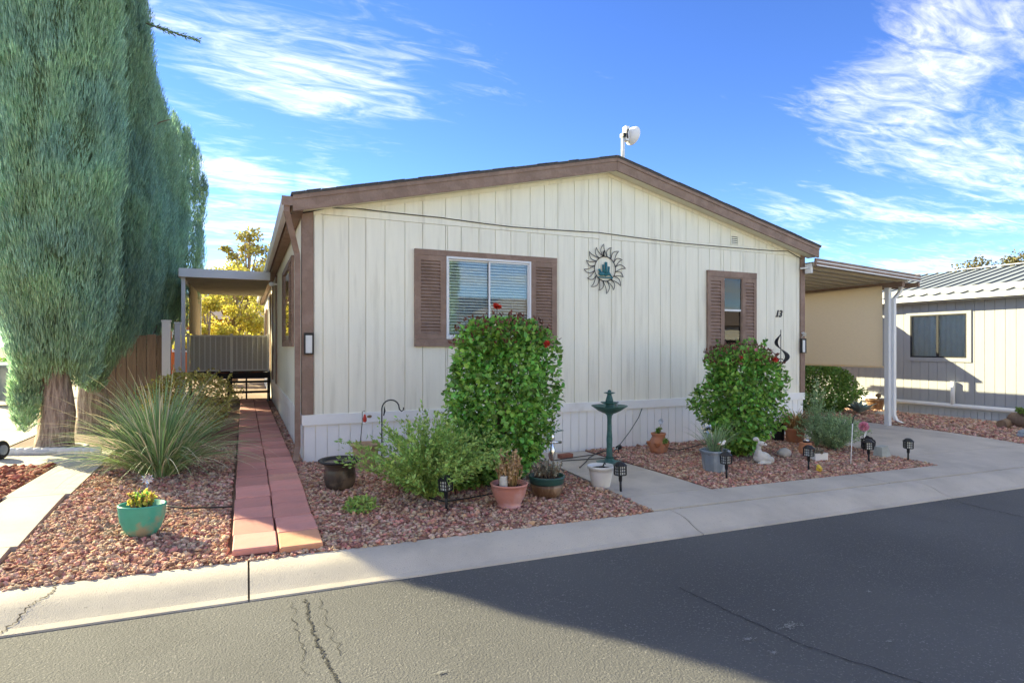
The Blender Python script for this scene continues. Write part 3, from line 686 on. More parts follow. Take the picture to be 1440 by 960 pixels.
cp = [W(404,300,-.05), W(428,299,-.045), W(462,292,-.036), W(500,293,-.034), W(620,306,-.034), W(720,319,-.034), W(842,327,-.034), W(960,342,-.034), W(1080,352,-.034), W(1108,353,-.034), W(1128,364,-.045)]
cable('cable', cp, .006, M['hose'], 'thin black cable strung across the top of the front wall', sag=.004, n=5)
# ---- carport on the right
cu0, cu1 = HW+.02, W(1295,387,OV).x; cz1 = W(1295,389,OV).z; cz0 = W(1156,366,OV).z
def zc_(u): return cz0+(cz1-cz0)*(u-cu0)/(cu1-cu0)
car = thing('carport_awning', 'brown edged metal carport awning attached to the right side of the home', 'awning', (cu1-.3, .2, 0))
car.location = (0,0,0)
def cbox(mb, u0, u1, v0, v1, dz0, dz1):
    mb.hexa([(u0,v0,zc_(u0)+dz0),(u1,v0,zc_(u1)+dz0),(u1,v1,zc_(u1)+dz0),(u0,v1,zc_(u0)+dz0),(u0,v0,zc_(u0)+dz1),(u1,v0,zc_(u1)+dz1),(u1,v1,zc_(u1)+dz1),(u0,v1,zc_(u0)+dz1)]); return mb
for k in range(24):
    v0 = OV+.035+k*.3; b = MB(); cbox(b, cu0, cu1-.02, v0, v0+.293, -.034, -.028); cbox(b, cu0, cu1-.02, v0, v0+.02, -.098, -.0345); cbox(b, cu0, cu1-.02, v0+.20, v0+.293, -.108, -.0345)
    b.build('roof_pan', M['awn'], car)
f = cbox(MB(), cu0, cu1, OV, OV+.032, -.10, .03).build('front_fascia', M['brown'], car)
cbox(MB(), cu0+.02, cu1, OV-.012, OV-.001, -.10, -.082).build('trim_strip', M['white'], f)
cbox(MB(), cu0+.02, cu1, OV-.012, OV-.001, -.036, -.020).build('trim_strip', M['white'], f)
MB().box(cu1-.018, OV+.033, cz1-.20, cu1+.02, 7, cz1-.112).build('side_gutter', M['brown'], car)
MB().box(cu1-.42, OV+.10, cz1-.20, cu1-.34, 7, cz1-.100).build('beam', M['brown'], car)
pb = P(1250, 597); pu = cu1-.38
pv = W(1250, 597).y+.12
for v in (.16, 3.3, 6.7):
    MB().box(pu-.045, v-.045, zg(pu, v)-.05, pu+.045, v+.045, cz1-.20).build('post', M['alum'], car)
b = MB(); rtube(b, [(cu1-.06,.10,cz1-.12),(cu1-.06,.10,cz1-.20),(cu1-.10,.10,cz1-.28),(pu+.10,.10,cz1-.42),(pu+.09,.10,cz1-.52),(pu+.09,.10,zg(pu,0)+.22),(pu+.12,.07,zg(pu,0)+.12),(pu+.22,.02,zg(pu,0)+.07)], .036, .03)
b.build('downspout', M['white'], car)
scr_z = U(1244,516,pu-.08).z
b = MB(); n = 40
V = []
for i in range(n+1):
    v = .22+5.6*i/n
    for j in range(9):
        z = scr_z+(cz1-.16-scr_z)*j/8; V.append((pu-.08+.012*math.sin(v*2.3+j*.4), v, z))
b.add(V, [(i*9+j, (i+1)*9+j, (i+1)*9+j+1, i*9+j+1) for i in range(n) for j in range(8)], True)
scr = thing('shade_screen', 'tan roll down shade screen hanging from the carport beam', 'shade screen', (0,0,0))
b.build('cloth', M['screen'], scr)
MB().tube([(pu-.08,.2,scr_z),(pu-.08,5.85,scr_z)], .018, 8).build('hem_bar', M['screen'], scr)
# ---- porch on the left
por = thing('porch_awning', 'white metal porch awning with tan side cloth over the side steps', 'awning', (0,0,0))
pz = W(252,381,6.3).z; pu0 = W(252,381,6.3).x
for k in range(17):
    v0 = 6.34+k*.3; b = MB(); b.box(pu0+.03, v0, pz-.04, -.16, v0+.292, pz-.034); b.box(pu0+.03, v0, pz-.085, -.16, v0+.03, pz-.0405); b.build('roof_pan', M['awn'], por)
MB().box(pu0, 6.26, pz-.115, -.155, 6.335, pz+.06).build('front_gutter', M['alum'], por)
MB().box(pu0-.02, 6.34, pz-.115, pu0+.025, 11.4, pz+.05).build('side_gutter', M['alum'], por)
for v in (6.42, 11.35): MB().box(pu0+.03, v-.035, zg(pu0, v)-.05, pu0+.10, v+.035, pz-.087).build('post', M['alum'], por)
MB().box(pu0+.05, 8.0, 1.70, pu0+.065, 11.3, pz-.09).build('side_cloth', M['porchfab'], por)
dk = thing('porch_deck', 'dark wooden porch deck with steps and white baluster railing', 'deck', (0,0,0))
dz, dv0 = .76, 9.62
for k in range(12): MB().box(-1.98, dv0+k*.15, dz-.04, -.03, dv0+k*.15+.143, dz).build('deck_board', M['darkwood'], dk)
MB().box(-1.99, dv0-.02, dz-.20, -.03, dv0-.002, dz-.042).build('rim_joist', M['darkwood'], dk)
for k, (z, v) in enumerate([(.50, dv0-.30), (.25, dv0-.58)]):
    MB().box(-1.05, v, z-.045, -.06, v+.27, z).build('stair_tread', M['darkwood'], dk)
for u in (-1.04, -.62, -.08): MB().hexa([(u-.02,dv0-.66,zg(u,9)-.02),(u+.02,dv0-.66,zg(u,9)-.02),(u+.02,dv0-.03,zg(u,9)-.02),(u-.02,dv0-.03,zg(u,9)-.02),(u-.02,dv0-.64,.205),(u+.02,dv0-.64,.205),(u+.02,dv0-.03,.56),(u-.02,dv0-.03,.56)]).build('stair_stringer', M['darkwood'], dk)
for u in (-1.93, -1.0, -.07): MB().box(u-.04, dv0+.02, zg(u, 9.6)-.02, u+.04, dv0+.1, dz-.043).build('deck_post', M['darkwood'], dk)
rz0, rz1 = W(300,522,dv0).z, W(300,471,dv0).z
rl = thing('railing', None, None); rl.parent = dk
MB().box(-1.97, dv0+.0, rz1-.045, -.05, dv0+.04, rz1).build('top_rail', M['white'], rl); MB().box(-1.97, dv0+.0, rz0, -.05, dv0+.04, rz0+.04).build('bottom_rail', M['white'], rl)
for u in (-1.98, -.98, -.09): MB().box(u-.03, dv0-.012, rz0-.03, u+.035, dv0+.052, rz1+.04).build('rail_post', M['white'], rl)
me = MB().box(-.013, -.004, rz0+.041, .013, .03, rz1-.046).mesh('baluster'); me.materials.append(M['white'])
for k in range(15):
    u = -1.85+k*.125
    if min(abs(u+.98), abs(u+.09)) > .06: mk('baluster', me, None, rl, loc=(u, dv0, 0))
MB().box(-1.94, dv0+.045, rz0+.02, -.06, dv0+.05, rz1-.02).build('mesh_screen', M['mesh'], rl)
# white vinyl gate posts and wooden fence behind the trees
def vpost(px, ytop, v, w, label):
    p = W(px, ytop, v); o = thing('gate_post', label, 'post', (p.x, v, zg(p.x, v)))
    h = p.z-zg(p.x, v); MB().box(-w/2, -w/2, 0, w/2, w/2, h-.03).build('shaft', M['alum'], o)
    MB().box(-w/2-.012, -w/2-.012, h-.03, w/2+.012, w/2+.012, h-.012).add([(-w/2-.012,-w/2-.012,h-.012),(w/2+.012,-w/2-.012,h-.012),(w/2+.012,w/2+.012,h-.012),(-w/2-.012,w/2+.012,h-.012),(0,0,h+.02)], [(0,1,4),(1,2,4),(2,3,4),(3,0,4)]) if False else MB().box(-w/2-.01, -w/2-.01, h-.029, w/2+.01, w/2+.01, h).build('cap', M['alum'], o)
    return p
q1 = vpost(234, 450, 4.2, .125, 'wide white vinyl post at the end of the wooden fence')
q2 = vpost(250, 453, 5.6, .10, 'narrower white vinyl post beside the porch awning post')
fen = thing('wooden_fence', 'weathered wooden board fence behind the cypress trunks', 'fence', (0,0,0)); fu = q1.x-.10
for k in range(52):
    v = 4.35+k*.155; 
    o = MB().box(-.011, 0, 0, .011, .146, 1.62+rnd.uniform(-.03, .02)).build('board', M['wood'], fen, loc=(fu-.9-.03*(k % 2), v+.6, zg(fu, v)))
for k in range(6):
    o = MB().box(0, -.011, 0, .146, .011, 1.58+rnd.uniform(-.02, .02)).build('board', M['wood'], fen, loc=(fu-.9+k*.155, 4.9, zg(fu, 5)))
for z in (.35, 1.3): MB().box(fu-.87, 4.95, z, fu-.84, 13, z+.09).build('fence_rail', M['wood'], fen)
# ---- neighbouring home on the right
NU = 14.6; NZ0, NZE = U(1416,576,NU).z, U(1416,416,NU).z
NG = zg(NU, 0)
nb_ = thing('neighbour_home', 'white grey manufactured home with grey ribbed metal roof beyond the carport', 'house', (0,0,0))
nw = (U(1358,443,NU).y, U(1283,443,NU).y, U(1320,503,NU).z, U(1320,443,NU).z)   # v0,v1,z0,z1
b = MB()
for r in rects(-2.6, 14, NG-.1, NZE+.3, [nw]): b.box(NU+.004, r[0], r[2], NU+.09, r[1], r[3])
b.box(NU+.1, -2.55, NG, NU+7, -2.45, NZE+.3); b.box(NU+.1, 13.9, NG, NU+7, 14, NZE+.3); b.box(NU+6.9, -2.4, NG, NU+7, 13.9, NZE+.3); b.box(NU+.1, -2.4, NZE+.2, NU+6.9, 13.9, NZE+.25)
b.build('wall', M['nsiding'], nb_)
for k in range(58):
    v0 = -2.6+k*.2
    if v0 > 9: break
    for r in rects(v0+.004, v0+.196, NZ0+.0, NZE+.04, [nw]): MB().box(NU-.012, r[0], r[2], NU+.003, r[1], r[3]).build('siding_plank', M['nsiding'], nb_)
me = MB().box(-.012, .006, NG-.1, .0, .134, NZ0-.03).mesh('skirting_panel')
for k in range(84): mk('skirting_panel', me, M['nskirt'], nb_, loc=(NU, -2.6+k*.14, 0))
MB().box(NU-.02, -2.6, NZ0-.10, NU-.013, 9, NZ0-.0).build('skirting_rail', M['nskirt'], nb_)
pp_ = MB(); pp_.tube([(NU-.085, -2.6, NZ0-.0), (NU-.085, 3.2, NZ0-.0)], .052, 10).build('drain_pipe', M['white'], nb_)
vz = U(1343,536,NU).z; vv = U(1343,536,NU).y
MB().tube([(NU-.085, vv, NZ0), (NU-.085, vv, vz)], .048, 10).build('vent_pipe', M['white'], nb_)
w = thing('window', None, None); w.parent = nb_
def uframe(mb, v0, v1, z0, z1, u0, u1, t):
    mb.box(u0, v0, z0, u1, v0+t, z1); mb.box(u0, v1-t, z0, u1, v1, z1); mb.box(u0, v0+t, z0, u1, v1-t, z0+t); mb.box(u0, v0+t, z1-t, u1, v1-t, z1); return mb
uframe(MB(), nw[0]-.13, nw[1]+.13, nw[2]-.09, nw[3]+.11, NU-.035, NU-.0125, .095).build('window_trim', M['nsiding'], w)
uframe(MB(), nw[0]-.034, nw[1]+.034, nw[2]+.006, nw[3]+.014, NU-.03, NU+.03, .03).build('window_frame', M['iron'], w)
vm = (nw[0]+nw[1])/2; MB().box(NU-.028, vm-.025, nw[2]+.037, NU-.005, vm+.025, nw[3]-.017).build('mullion', M['iron'], w)
for a, c in ((nw[0], vm-.026), (vm+.026, nw[1])):
    MB().box(NU-.012, a, nw[2]+.037, NU-.009, c, nw[3]-.017).build('pane', M['pane'], w)
b = MB(); V = []
for i in range(61):
    v = nw[0]-.05+(nw[1]-nw[0]+.1)*i/60; V += [(NU+.035+.014*math.sin(i*1.1)+.006*math.sin(i*2.9), v, nw[2]-.05), (NU+.035+.01*math.sin(i*1.1+.3), v, nw[3]+.05)]
b.add(V, [(2*i, 2*i+1, 2*i+3, 2*i+2) for i in range(60)], True); b.build('curtain', M['curtain'], w)
# roof
nru, nrz = NU+3.6, U(1440,372,NU+3.6).z; neu, nez = NU-.28, NZE+.09
def nroof(u): return nez+(nrz-nez)*(u-neu)/(nru-neu)
b = MB(); b.hexa([(neu,-2.9,nez-.03),(nru,-2.9,nrz-.03),(nru,14.3,nrz-.03),(neu,14.3,nez-.03),(neu,-2.9,nez),(nru,-2.9,nrz),(nru,14.3,nrz),(neu,14.3,nez)])
b.hexa([(nru+.002,-2.9,nrz-.03),(NU+7.3,-2.9,nez-.03),(NU+7.3,14.3,nez-.03),(nru+.002,14.3,nrz-.03),(nru+.002,-2.9,nrz),(NU+7.3,-2.9,nez),(NU+7.3,14.3,nez),(nru+.002,14.3,nrz)])
nr = b.build('roof', M['nroof'], nb_)
me = MB().hexa([(neu,-.013,nez+.001),(nru-.02,-.013,nrz-.004),(nru-.02,.013,nrz-.004),(neu,.013,nez+.001),(neu,-.009,nez+.026),(nru-.02,-.009,nrz+.022),(nru-.02,.009,nrz+.022),(neu,.009,nez+.026)]).mesh('roof_seam'); me.materials.append(M['nrib'])
for k in range(56): mk('roof_seam', me, None, nr, loc=(0, -2.75+k*.3, 0))
MB().box(nru-.09, -2.9, nrz+.031, nru+.09, 14.3, nrz+.05).build('ridge_cap', M['white'], nr)
MB().box(neu-.09, -2.95, nez-.11, neu-.002, 14.3, nez-.005).build('gutter', M['white'], nr)
MB().box(neu+.0, -2.9, nez-.14, NU-.013, 14.3, nez-.115).build('soffit', M['nsiding'], nb_)
MB().box(neu+.0, -2.9, nez-.114, neu+.03, 14.3, nez-.034).build('eave_fascia', M['iron'], nb_)
na = thing('neighbour_awning', 'flat side awning along the white grey neighbouring home wall', 'awning', (0,0,0))
nav, nau = 3.09, NU-2.15
zA, zB_ = U(1214,428,NU).z, 2.27
for k in range(16):
    v0 = nav+k*.36; MB().hexa([(nau,v0,zB_-.04),(NU-.014,v0,zA-.04),(NU-.014,v0+.355,zA-.04),(nau,v0+.355,zB_-.04),(nau,v0,zB_),(NU-.014,v0,zA),(NU-.014,v0+.355,zA),(nau,v0+.355,zB_)]).build('roof_pan', M['alum'], na)
for v in (nav+.1, nav+3, nav+5.6): MB().box(nau+.02, v, zg(nau, v)-.03, nau+.09, v+.07, zB_-.042).build('post', M['alum'], na)
# ---- homes across the street (seen in the window glass), orange house and tan home behind
def simple_home(name, label, u0, u1, v0, v1, h, rise, wall, roof, facing=1, cat='house', wins=((.2,.36),(.62,.8))):
    o = thing(name, label, cat, ((u0+u1)/2, (v0+v1)/2, tilt((u0+u1)/2))); cu, cv = (u1-u0)/2, (v1-v0)/2
    MB().box(-cu, -cv, -.4, cu, cv, h).build('wall', wall, o)
    b = MB(); e = .35
    if (u1-u0) >= (v1-v0):
        b.add([(-cu-e,-cv-e,h),(cu+e,-cv-e,h),(cu+e,cv+e,h),(-cu-e,cv+e,h),(-cu-e,0,h+rise),(cu+e,0,h+rise)], [(0,1,5,4),(2,3,4,5),(0,4,3),(1,2,5),(3,2,1,0)])
    else:
        b.add([(-cu-e,-cv-e,h),(cu+e,-cv-e,h),(cu+e,cv+e,h),(-cu-e,cv+e,h),(0,-cv-e,h+rise),(0,cv+e,h+rise)], [(1,2,5,4),(3,0,4,5),(0,1,4),(2,3,5),(3,2,1,0)])
    b.build('roof', roof, o)
    f = cv if facing > 0 else -cv; d = .03*facing
    for a, c in wins:
        x0, x1 = -cu+2*cu*a, -cu+2*cu*c; w = MB().box(x0, min(f, f+d), 1.1, x1, max(f, f+d), 2.2).build('window', M['white'], o)
        MB().box(x0+.08, min(f+d, f+d*1.4), 1.18, x1-.08, max(f+d, f+d*1.4), 2.12).build('pane', M['darkwood'], w)
    x0 = -cu+2*cu*.46; dd = MB().box(x0, min(f, f+d), .2, x0+.95, max(f, f+d), 2.25).build('door', M['brown'], o)
    MB().box(x0+.82, min(f+d, f+d*2), 1.1, x0+.87, max(f+d, f+d*2), 1.2).build('handle', M['chrome'], dd)
    return o
simple_home('street_home', 'pale cream home across the street behind the viewer', 7.2, 16.5, -22, -14.5, 2.9, 1.0, M['siding'], M['oroof'])
simple_home('street_home', 'white home across the street opposite the neighbouring home', 18.2, 27.5, -22, -14.2, 2.8, 1.0, M['white'], M['oroof'])
simple_home('street_home', 'tan home across the street opposite the cypress row', -12, 3.4, -23, -15, 2.9, 1.1, M['tan'], M['oroof'])
simple_home('orange_house', 'orange stucco house with brown grey roof behind the porch', -5.5, 2.2, 26, 33, 2.75, 1.5, M['orange'], M['oroof'], -1)
simple_home('tan_home', 'tan neighbouring home beyond the cypress trees', -19, -11, 8, 24, 2.8, 1.1, M['tan'], M['oroof'], -1)
# ================================================================== plants
def unit(a): return a/np.maximum(np.linalg.norm(a, axis=1, keepdims=True), 1e-9)
def cards(pos, d, length, width, rg):
    """thin pointed sprigs: a diamond folded along its length (2 triangles each)"""
    d = unit(d); n = len(pos); r = unit(rg.normal(size=(n, 3))); s = unit(np.cross(d, r)); nn = np.cross(d, s)
    L, Wd = np.asarray(length).reshape(-1, 1), np.asarray(width).reshape(-1, 1)
    V = np.stack([pos, pos+d*L*.45+s*Wd+nn*Wd*.35, pos+d*L, pos+d*L*.45-s*Wd+nn*Wd*.35], 1).reshape(-1, 3)
    b = (np.arange(n)*4)[:, None]; F = np.concatenate([b+np.array([[0,1,2]]), b+np.array([[0,2,3]])])
    return V, F
def leaves(pos, d, nrm, length, width, fold=.25, droop=.15):
    """oval pointed leaves, folded on the midrib: two quads each"""
    d = unit(d); s = unit(np.cross(d, nrm)); nn = np.cross(s, d)
    L, Wd = np.asarray(length).reshape(-1, 1), np.asarray(width).reshape(-1, 1)
    f = fold*Wd
    V = np.stack([pos, pos+d*L*.32+s*Wd+nn*f, pos+d*L*.72+s*Wd*.72+nn*(f*.6-L*droop*.5), pos+d*L-nn*L*droop, pos+d*L*.72-s*Wd*.72+nn*(f*.6-L*droop*.5), pos+d*L*.32-s*Wd+nn*f], 1).reshape(-1, 3)
    n = len(pos); b = (np.arange(n)*6)[:, None]; F = np.concatenate([b+np.array([[0,1,2,3]]), b+np.array([[0,3,4,5]])])
    return V, F
def add_np(name, VF, mat, parent, kind=None):
    return mk(name, np_mesh(name, *VF), mat, parent, kind=kind)
def trunk_mesh(pts, rad, n=12, rough=.18, seed=0):
    g = MB(); 
    P_ = []; Rr = []
    for i in range(len(pts)-1):
        for k in range(4): P_.append(Vector(pts[i]).lerp(Vector(pts[i+1]), k/4)); Rr.append(rad[i]+(rad[i+1]-rad[i])*k/4)
    P_.append(Vector(pts[-1])); Rr.append(rad[-1]); g.tube(P_, Rr, n)
    for i, v in enumerate(g.v):
        c = P_[min(i//n, len(P_)-1)]; q = Vector(v)-c; k = 1+rough*mnoise.noise(Vector((q.x*9+seed, q.y*9, v[2]*2.2)))*2; g.v[i] = tuple(c+q*k)
    return g
# ---- Italian cypress row
def cypress(u, v, H, r, zb, N, label, seed, lean=(0,0), skirt=None, plumes=300, size=1.0):
    rg = np.random.default_rng(seed); rnd = random.Random(seed); z0 = zg(u, v)
    o = thing('cypress_tree', label, 'tree', (u, v, z0), group='row of cypress trees')
    tr = trunk_mesh([(0,0,-.05),(.01,0,.25),(lean[0]*.2,lean[1]*.2,1.2),(lean[0]*.5,lean[1]*.5,2.6),(lean[0],lean[1],H*.8)], [.25,.19,.155,.12,.03], 14, .16, seed)
    for k in range(5):
        a = rnd.uniform(0, 6.28); h = rnd.uniform(.55, 1.5); e = rnd.uniform(.35, .6)
        tr.tube([(0,0,h),(math.cos(a)*e*.5,math.sin(a)*e*.5,h+.35),(math.cos(a)*e,math.sin(a)*e,h+1.2)], [.05,.04,.02], 7)
    tr.build('trunk', M['bark'], o)
    def prof(t):   # crown radius along its height, t 0..1
        return np.interp(t, [0, .05, .15, .35, .65, .82, .93, 1.0], [.42, .66, .88, 1.0, .97, .80, .50, .04])
    ch = H-zb
    # added solid core, darker green, closing see-through gaps in the crown
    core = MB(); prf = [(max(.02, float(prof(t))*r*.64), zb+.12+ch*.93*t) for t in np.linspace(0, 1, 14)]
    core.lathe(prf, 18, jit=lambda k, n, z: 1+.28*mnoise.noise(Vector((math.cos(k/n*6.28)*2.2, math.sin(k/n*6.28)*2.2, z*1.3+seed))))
    core.build('crown_core', M['crowncore'], o)
    PV_, DV_, LV, WV = [], [], [], []
    per = N//plumes
    for k in range(plumes):
        t = rg.random()**.9; a = rg.uniform(0, 2*math.pi); z = zb+ch*t*.96
        bulge = 1+.08*mnoise.noise(Vector((math.cos(a)*1.6+seed, math.sin(a)*1.6, z*.8)))
        rr = float(prof(t))*r*bulge*rg.uniform(.86, 1.01)
        pl = (rg.uniform(.35, .85) if t < .85 else rg.uniform(.25, .5))*size; up = np.array([math.cos(a)*.06, math.sin(a)*.06, 1.0]); up /= np.linalg.norm(up)
        base = np.array([math.cos(a)*rr*.86, math.sin(a)*rr*.86, z-pl*.45])
        s = rg.random(per); sp_ = .098*np.sin(np.pi*np.clip(s*.92+.06, 0, 1))**.7
        off = rg.normal(size=(per, 3)); off = unit(off)*(rg.random((per, 1))**.5)*sp_[:, None]
        bow = np.array([math.cos(a), math.sin(a), 0])*(np.sin(s*np.pi)*.06)[:, None]
        PV_.append(base+up*(s*pl)[:, None]+off+bow)
        out = off/np.maximum(sp_, .02)[:, None]
        DV_.append(up*1.0+out*.20+rg.normal(size=(per, 3))*.10+np.array([math.cos(a), math.sin(a), 0])*.10)
        LV.append(rg.uniform(.06, .15, per)*size); WV.append(rg.uniform(.003, .0062, per)*size)
    m = N//3; t = rg.random(m)**.9; a = rg.uniform(0, 2*math.pi, m); rr = prof(t)*r*rg.uniform(.66, .90, m)   # even fill between the plumes
    PV_.append(np.stack([np.cos(a)*rr, np.sin(a)*rr, zb+ch*t*.95], 1)); DV_.append(np.stack([np.cos(a)*.3, np.sin(a)*.3, np.ones(m)], 1)+rg.normal(size=(m, 3))*.22); LV.append(rg.uniform(.06, .14, m)*size); WV.append(rg.uniform(.0035, .0068, m)*size)
    if skirt is not None:
        for (cx_, cy_, cz_, rx, rz, m) in skirt:
            q = rg.normal(size=(m, 3)); q = unit(q)*(rg.random((m, 1))**.42)
            PV_.append(q*np.array([rx, rx, rz])+np.array([cx_, cy_, cz_])); DV_.append(q*.4+np.array([0, 0, .9])+rg.normal(size=(m, 3))*.25); LV.append(rg.uniform(.05, .12, m)); WV.append(rg.uniform(.006, .012, m))
    P_, D_ = np.concatenate(PV_), np.concatenate(DV_)
    lx = np.clip(P_[:, 2:3]/H, 0, 1); P_[:, :2] += lx*np.array([lean])
    add_np('crown', cards(P_, D_, np.concatenate(LV), np.concatenate(WV), rg), M['cyp'], o)
    return o
c1 = P(77, 634); 
cy = [c1.y, c1.y+1.78, c1.y+3.45, c1.y+5.1, c1.y+6.8, c1.y+8.8]
t1 = cypress(c1.x, cy[0], 8.6, .76, 1.0, 190000, 'first cypress of the row, rising beside the white scalloped edging', 21, plumes=1500, skirt=[(-.26,-.16,.78,.17,.52,3000), (-.16,-.22,1.25,.25,.35,2500), (.25,.1,1.1,.25,.3,2000)])
tw = MB().tube([(.02,-.05,.75),(-.10,-.20,1.05),(-.17,-.30,1.5),(-.22,-.34,1.9)], [.05,.042,.036,.02], 8); tw.build('bare_limb', M['twig'], t1)
t2 = cypress(c1.x+.06, cy[1], 9.0, .86, 1.1, 125000, 'second cypress, close behind the first one in the row', 22, plumes=1050, skirt=[(.05,-.25,1.0,.22,.4,2500)])
cypress(c1.x+.02, cy[2], 8.0, .92, 1.2, 70000, 'third cypress in the row, next to the white vinyl post', 23, plumes=700)
cypress(c1.x+.05, cy[3], 7.5, .93, 1.5, 55000, 'fourth cypress in the row, in front of the board fence', 24, plumes=600, size=1.1)
cypress(c1.x+.08, cy[4], 7.3, .97, 1.7, 45000, 'fifth cypress in the row, level with the porch steps', 25, plumes=400, size=1.2)
t6 = cypress(c1.x+.12, cy[5], 7.6, 1.1, 1.7, 45000, 'last cypress in the row, leaning a little towards the porch', 26, lean=(.22, 0), plumes=380, size=1.3)
# stray twig reaching out of the second crown
def sprig(par, pts, r, dens, seed, mat=None):
    rg = np.random.default_rng(seed); b = MB().tube(pts, [r, r*.7, r*.3][:len(pts)] if len(pts) <= 3 else [r*(1-i/len(pts)*.8) for i in range(len(pts))], 5); b.build('bare_limb', M['twig'], par)
    n = dens; s = rg.random(n); i = np.minimum((s*(len(pts)-1)).astype(int), len(pts)-2); f = s*(len(pts)-1)-i; A = np.array(pts)
    p = A[i]*(1-f)[:, None]+A[i+1]*f[:, None]; d = unit(A[-1:]-A[:1]); add_np('sprig', cards(p+rg.normal(size=(n, 3))*.012, d+rg.normal(size=(n, 3))*.5, rg.uniform(.04, .09, n), rg.uniform(.006, .012, n), rg), M['cyp'], par)
zt_ = lambda y, dep: CAMH+(HOR-y)*dep/FPX
a_ = W(205, 33, cy[1]-.4)-t2.location; b_ = W(240, 45, cy[1]-.4)-t2.location; c_ = W(279, 57, cy[1]-.4)-t2.location
sprig(t2, [tuple(a_), tuple(b_), tuple(c_)], .012, 260, 5)
a_ = W(212, 180, cy[2]-.3)-t2.location; c_ = W(240, 168, cy[2]-.3)-t2.location
MB().tube([a_, a_.lerp(c_, .5)+Vector((0,0,.03)), c_], [.016,.012,.005], 5).build('bare_limb', M['twig'], t2)
# ---- generic shrubs
def shell_points(n, rg, rx, ry, h, z0, flat=.25, lump=.18, seed=0, inner=.45, top=1.0, power=2.6):
    """points through the outer volume of an upright rounded bush"""
    out = []
    while len(out) < n:
        a = rg.uniform(0, 2*math.pi); t = rg.random(); k = (1-abs(2*t-1)**power)**(1/power) if power else 1
        w = k*(1+lump*mnoise.noise(Vector((math.cos(a)*1.5+seed, math.sin(a)*1.5, t*3.2)))*1.7)
        if t < .3: w *= (flat+(1-flat)*(t/.3)**.7)
        q = inner+(1-inner)*rg.random()**.6
        out.append((math.cos(a)*w*rx*q, math.sin(a)*w*ry*q, z0+h*t*(1 if t < .6 else top), math.cos(a), math.sin(a), t, q))
    return np.array(out)
def bush(name, label, pos, rx, ry, h, N, mat, leaf=(.045,.075), wid=.36, seed=0, lump=.18, flat=.45, stems=9, z0=.08, red=None, inner=.4, sag=.15, up=.35, power=2.6, group=None, cat='shrub', shoots=0, shoot_h=.25):
    rg = np.random.default_rng(seed); rnd = random.Random(seed)
    o = thing(name, label, cat, pos, group=group)
    st = MB()
    for k in range(stems):
        a = rnd.uniform(0, 6.28); q = rnd.uniform(.15, .7); st.tube([(rnd.uniform(-.05,.05),rnd.uniform(-.05,.05),-.05),(math.cos(a)*rx*q*.5,math.sin(a)*ry*q*.5,z0+h*.4),(math.cos(a)*rx*q,math.sin(a)*ry*q,z0+h*rnd.uniform(.7,.95))], [.016,.011,.004], 6)
    st.build('stems', M['twig'], o)
    S_ = shell_points(N, rg, rx, ry, h, z0, flat, lump, seed, inner, power=power)
    pos_ = S_[:, :3]; rad = np.stack([S_[:, 3], S_[:, 4], (S_[:, 5]-.45)*1.6], 1)
    d = unit(rad*.8+rg.normal(size=(N, 3))*.6+np.array([0, 0, up])-np.array([0, 0, sag*2])*rg.random((N, 1))); nrm = unit(rad*.8+rg.normal(size=(N, 3))*.45+np.array([0, 0, .7]))
    L = rg.uniform(leaf[0], leaf[1], N)
    if shoots:
        for k in range(shoots):
            a = rnd.uniform(0, 6.28); q = rnd.uniform(0, .8); hh = rnd.uniform(.4, 1)*shoot_h; m = 16
            c = np.array([math.cos(a)*rx*q, math.sin(a)*ry*q, z0+h*(.93 if q < .5 else .8)]); e = c+np.array([math.cos(a)*.12, math.sin(a)*.12, hh])
            tt = rg.random((m, 1)); pos_ = np.concatenate([pos_, c*(1-tt)+e*tt]); d = np.concatenate([d, unit(rg.normal(size=(m, 3))*.7+np.array([0, 0, .7]))]); nrm = np.concatenate([nrm, unit(rg.normal(size=(m, 3))+np.array([0, 0, .6]))]); L = np.concatenate([L, rg.uniform(leaf[0]*.8, leaf[1]*.8, m)])
    add_np('foliage', leaves(pos_, d, nrm, L, L*wid), mat, o)
    if red:
        m = red; S2 = shell_points(m*4, rg, rx*1.02, ry*1.02, h*1.0, z0+h*.04, flat, lump, seed, .9, power=power); S2 = S2[S2[:, 5] > .80][:m]; n2 = len(S2)
        add_np('young_leaves', leaves(S2[:, :3], rg.normal(size=(n2, 3))*.5+np.array([0, 0, .8]), rg.normal(size=(n2, 3))+np.array([0, 0, .5]), rg.uniform(leaf[0]*.7, leaf[1]*.9, n2), rg.uniform(.010, .018, n2)), M['leafred'], o)
    return o
def flower(par, c, r, mat, n=14, seed=0):
    rg = np.random.default_rng(seed); p = np.tile(np.array([c]), (n, 1)); d = unit(rg.normal(size=(n, 3))+np.array([0, -.4, .5]))
    add_np('flower', leaves(p, d, rg.normal(size=(n, 3)), np.full(n, r), np.full(n, r*.45)), mat, par)
p = P(708, 676); b1 = bush('rose_bush', 'tall dense rounded green bush in front of the wide shuttered window', p, .58, .50, 1.72, 13000, M['leaf'], (.035,.075), .36, 31, .24, .6, 12, .04, red=340, inner=.3, power=3.4, cat='bush', shoots=34, shoot_h=.16)
mpx = m_per_px(p)
flower(b1, (-.10,-.05,1.90), .06, M['petalred'], seed=1); flower(b1, (.33,-.40,1.50), .045, M['petalred'], seed=2)
MB().tube([(-.08,-.03,1.6),(-.10,-.05,1.9)], .004, 5).build('stems', M['twig'], b1)
p = P(1040, 642); b2 = bush('rose_bush', 'tall looser green bush with red tips below the narrow shuttered window', p, .60, .48, 1.46, 8200, M['leaf'], (.04,.08), .38, 32, .24, .38, 16, .06, red=420, inner=.25, power=3.0, cat='bush', shoots=22, shoot_h=.22)
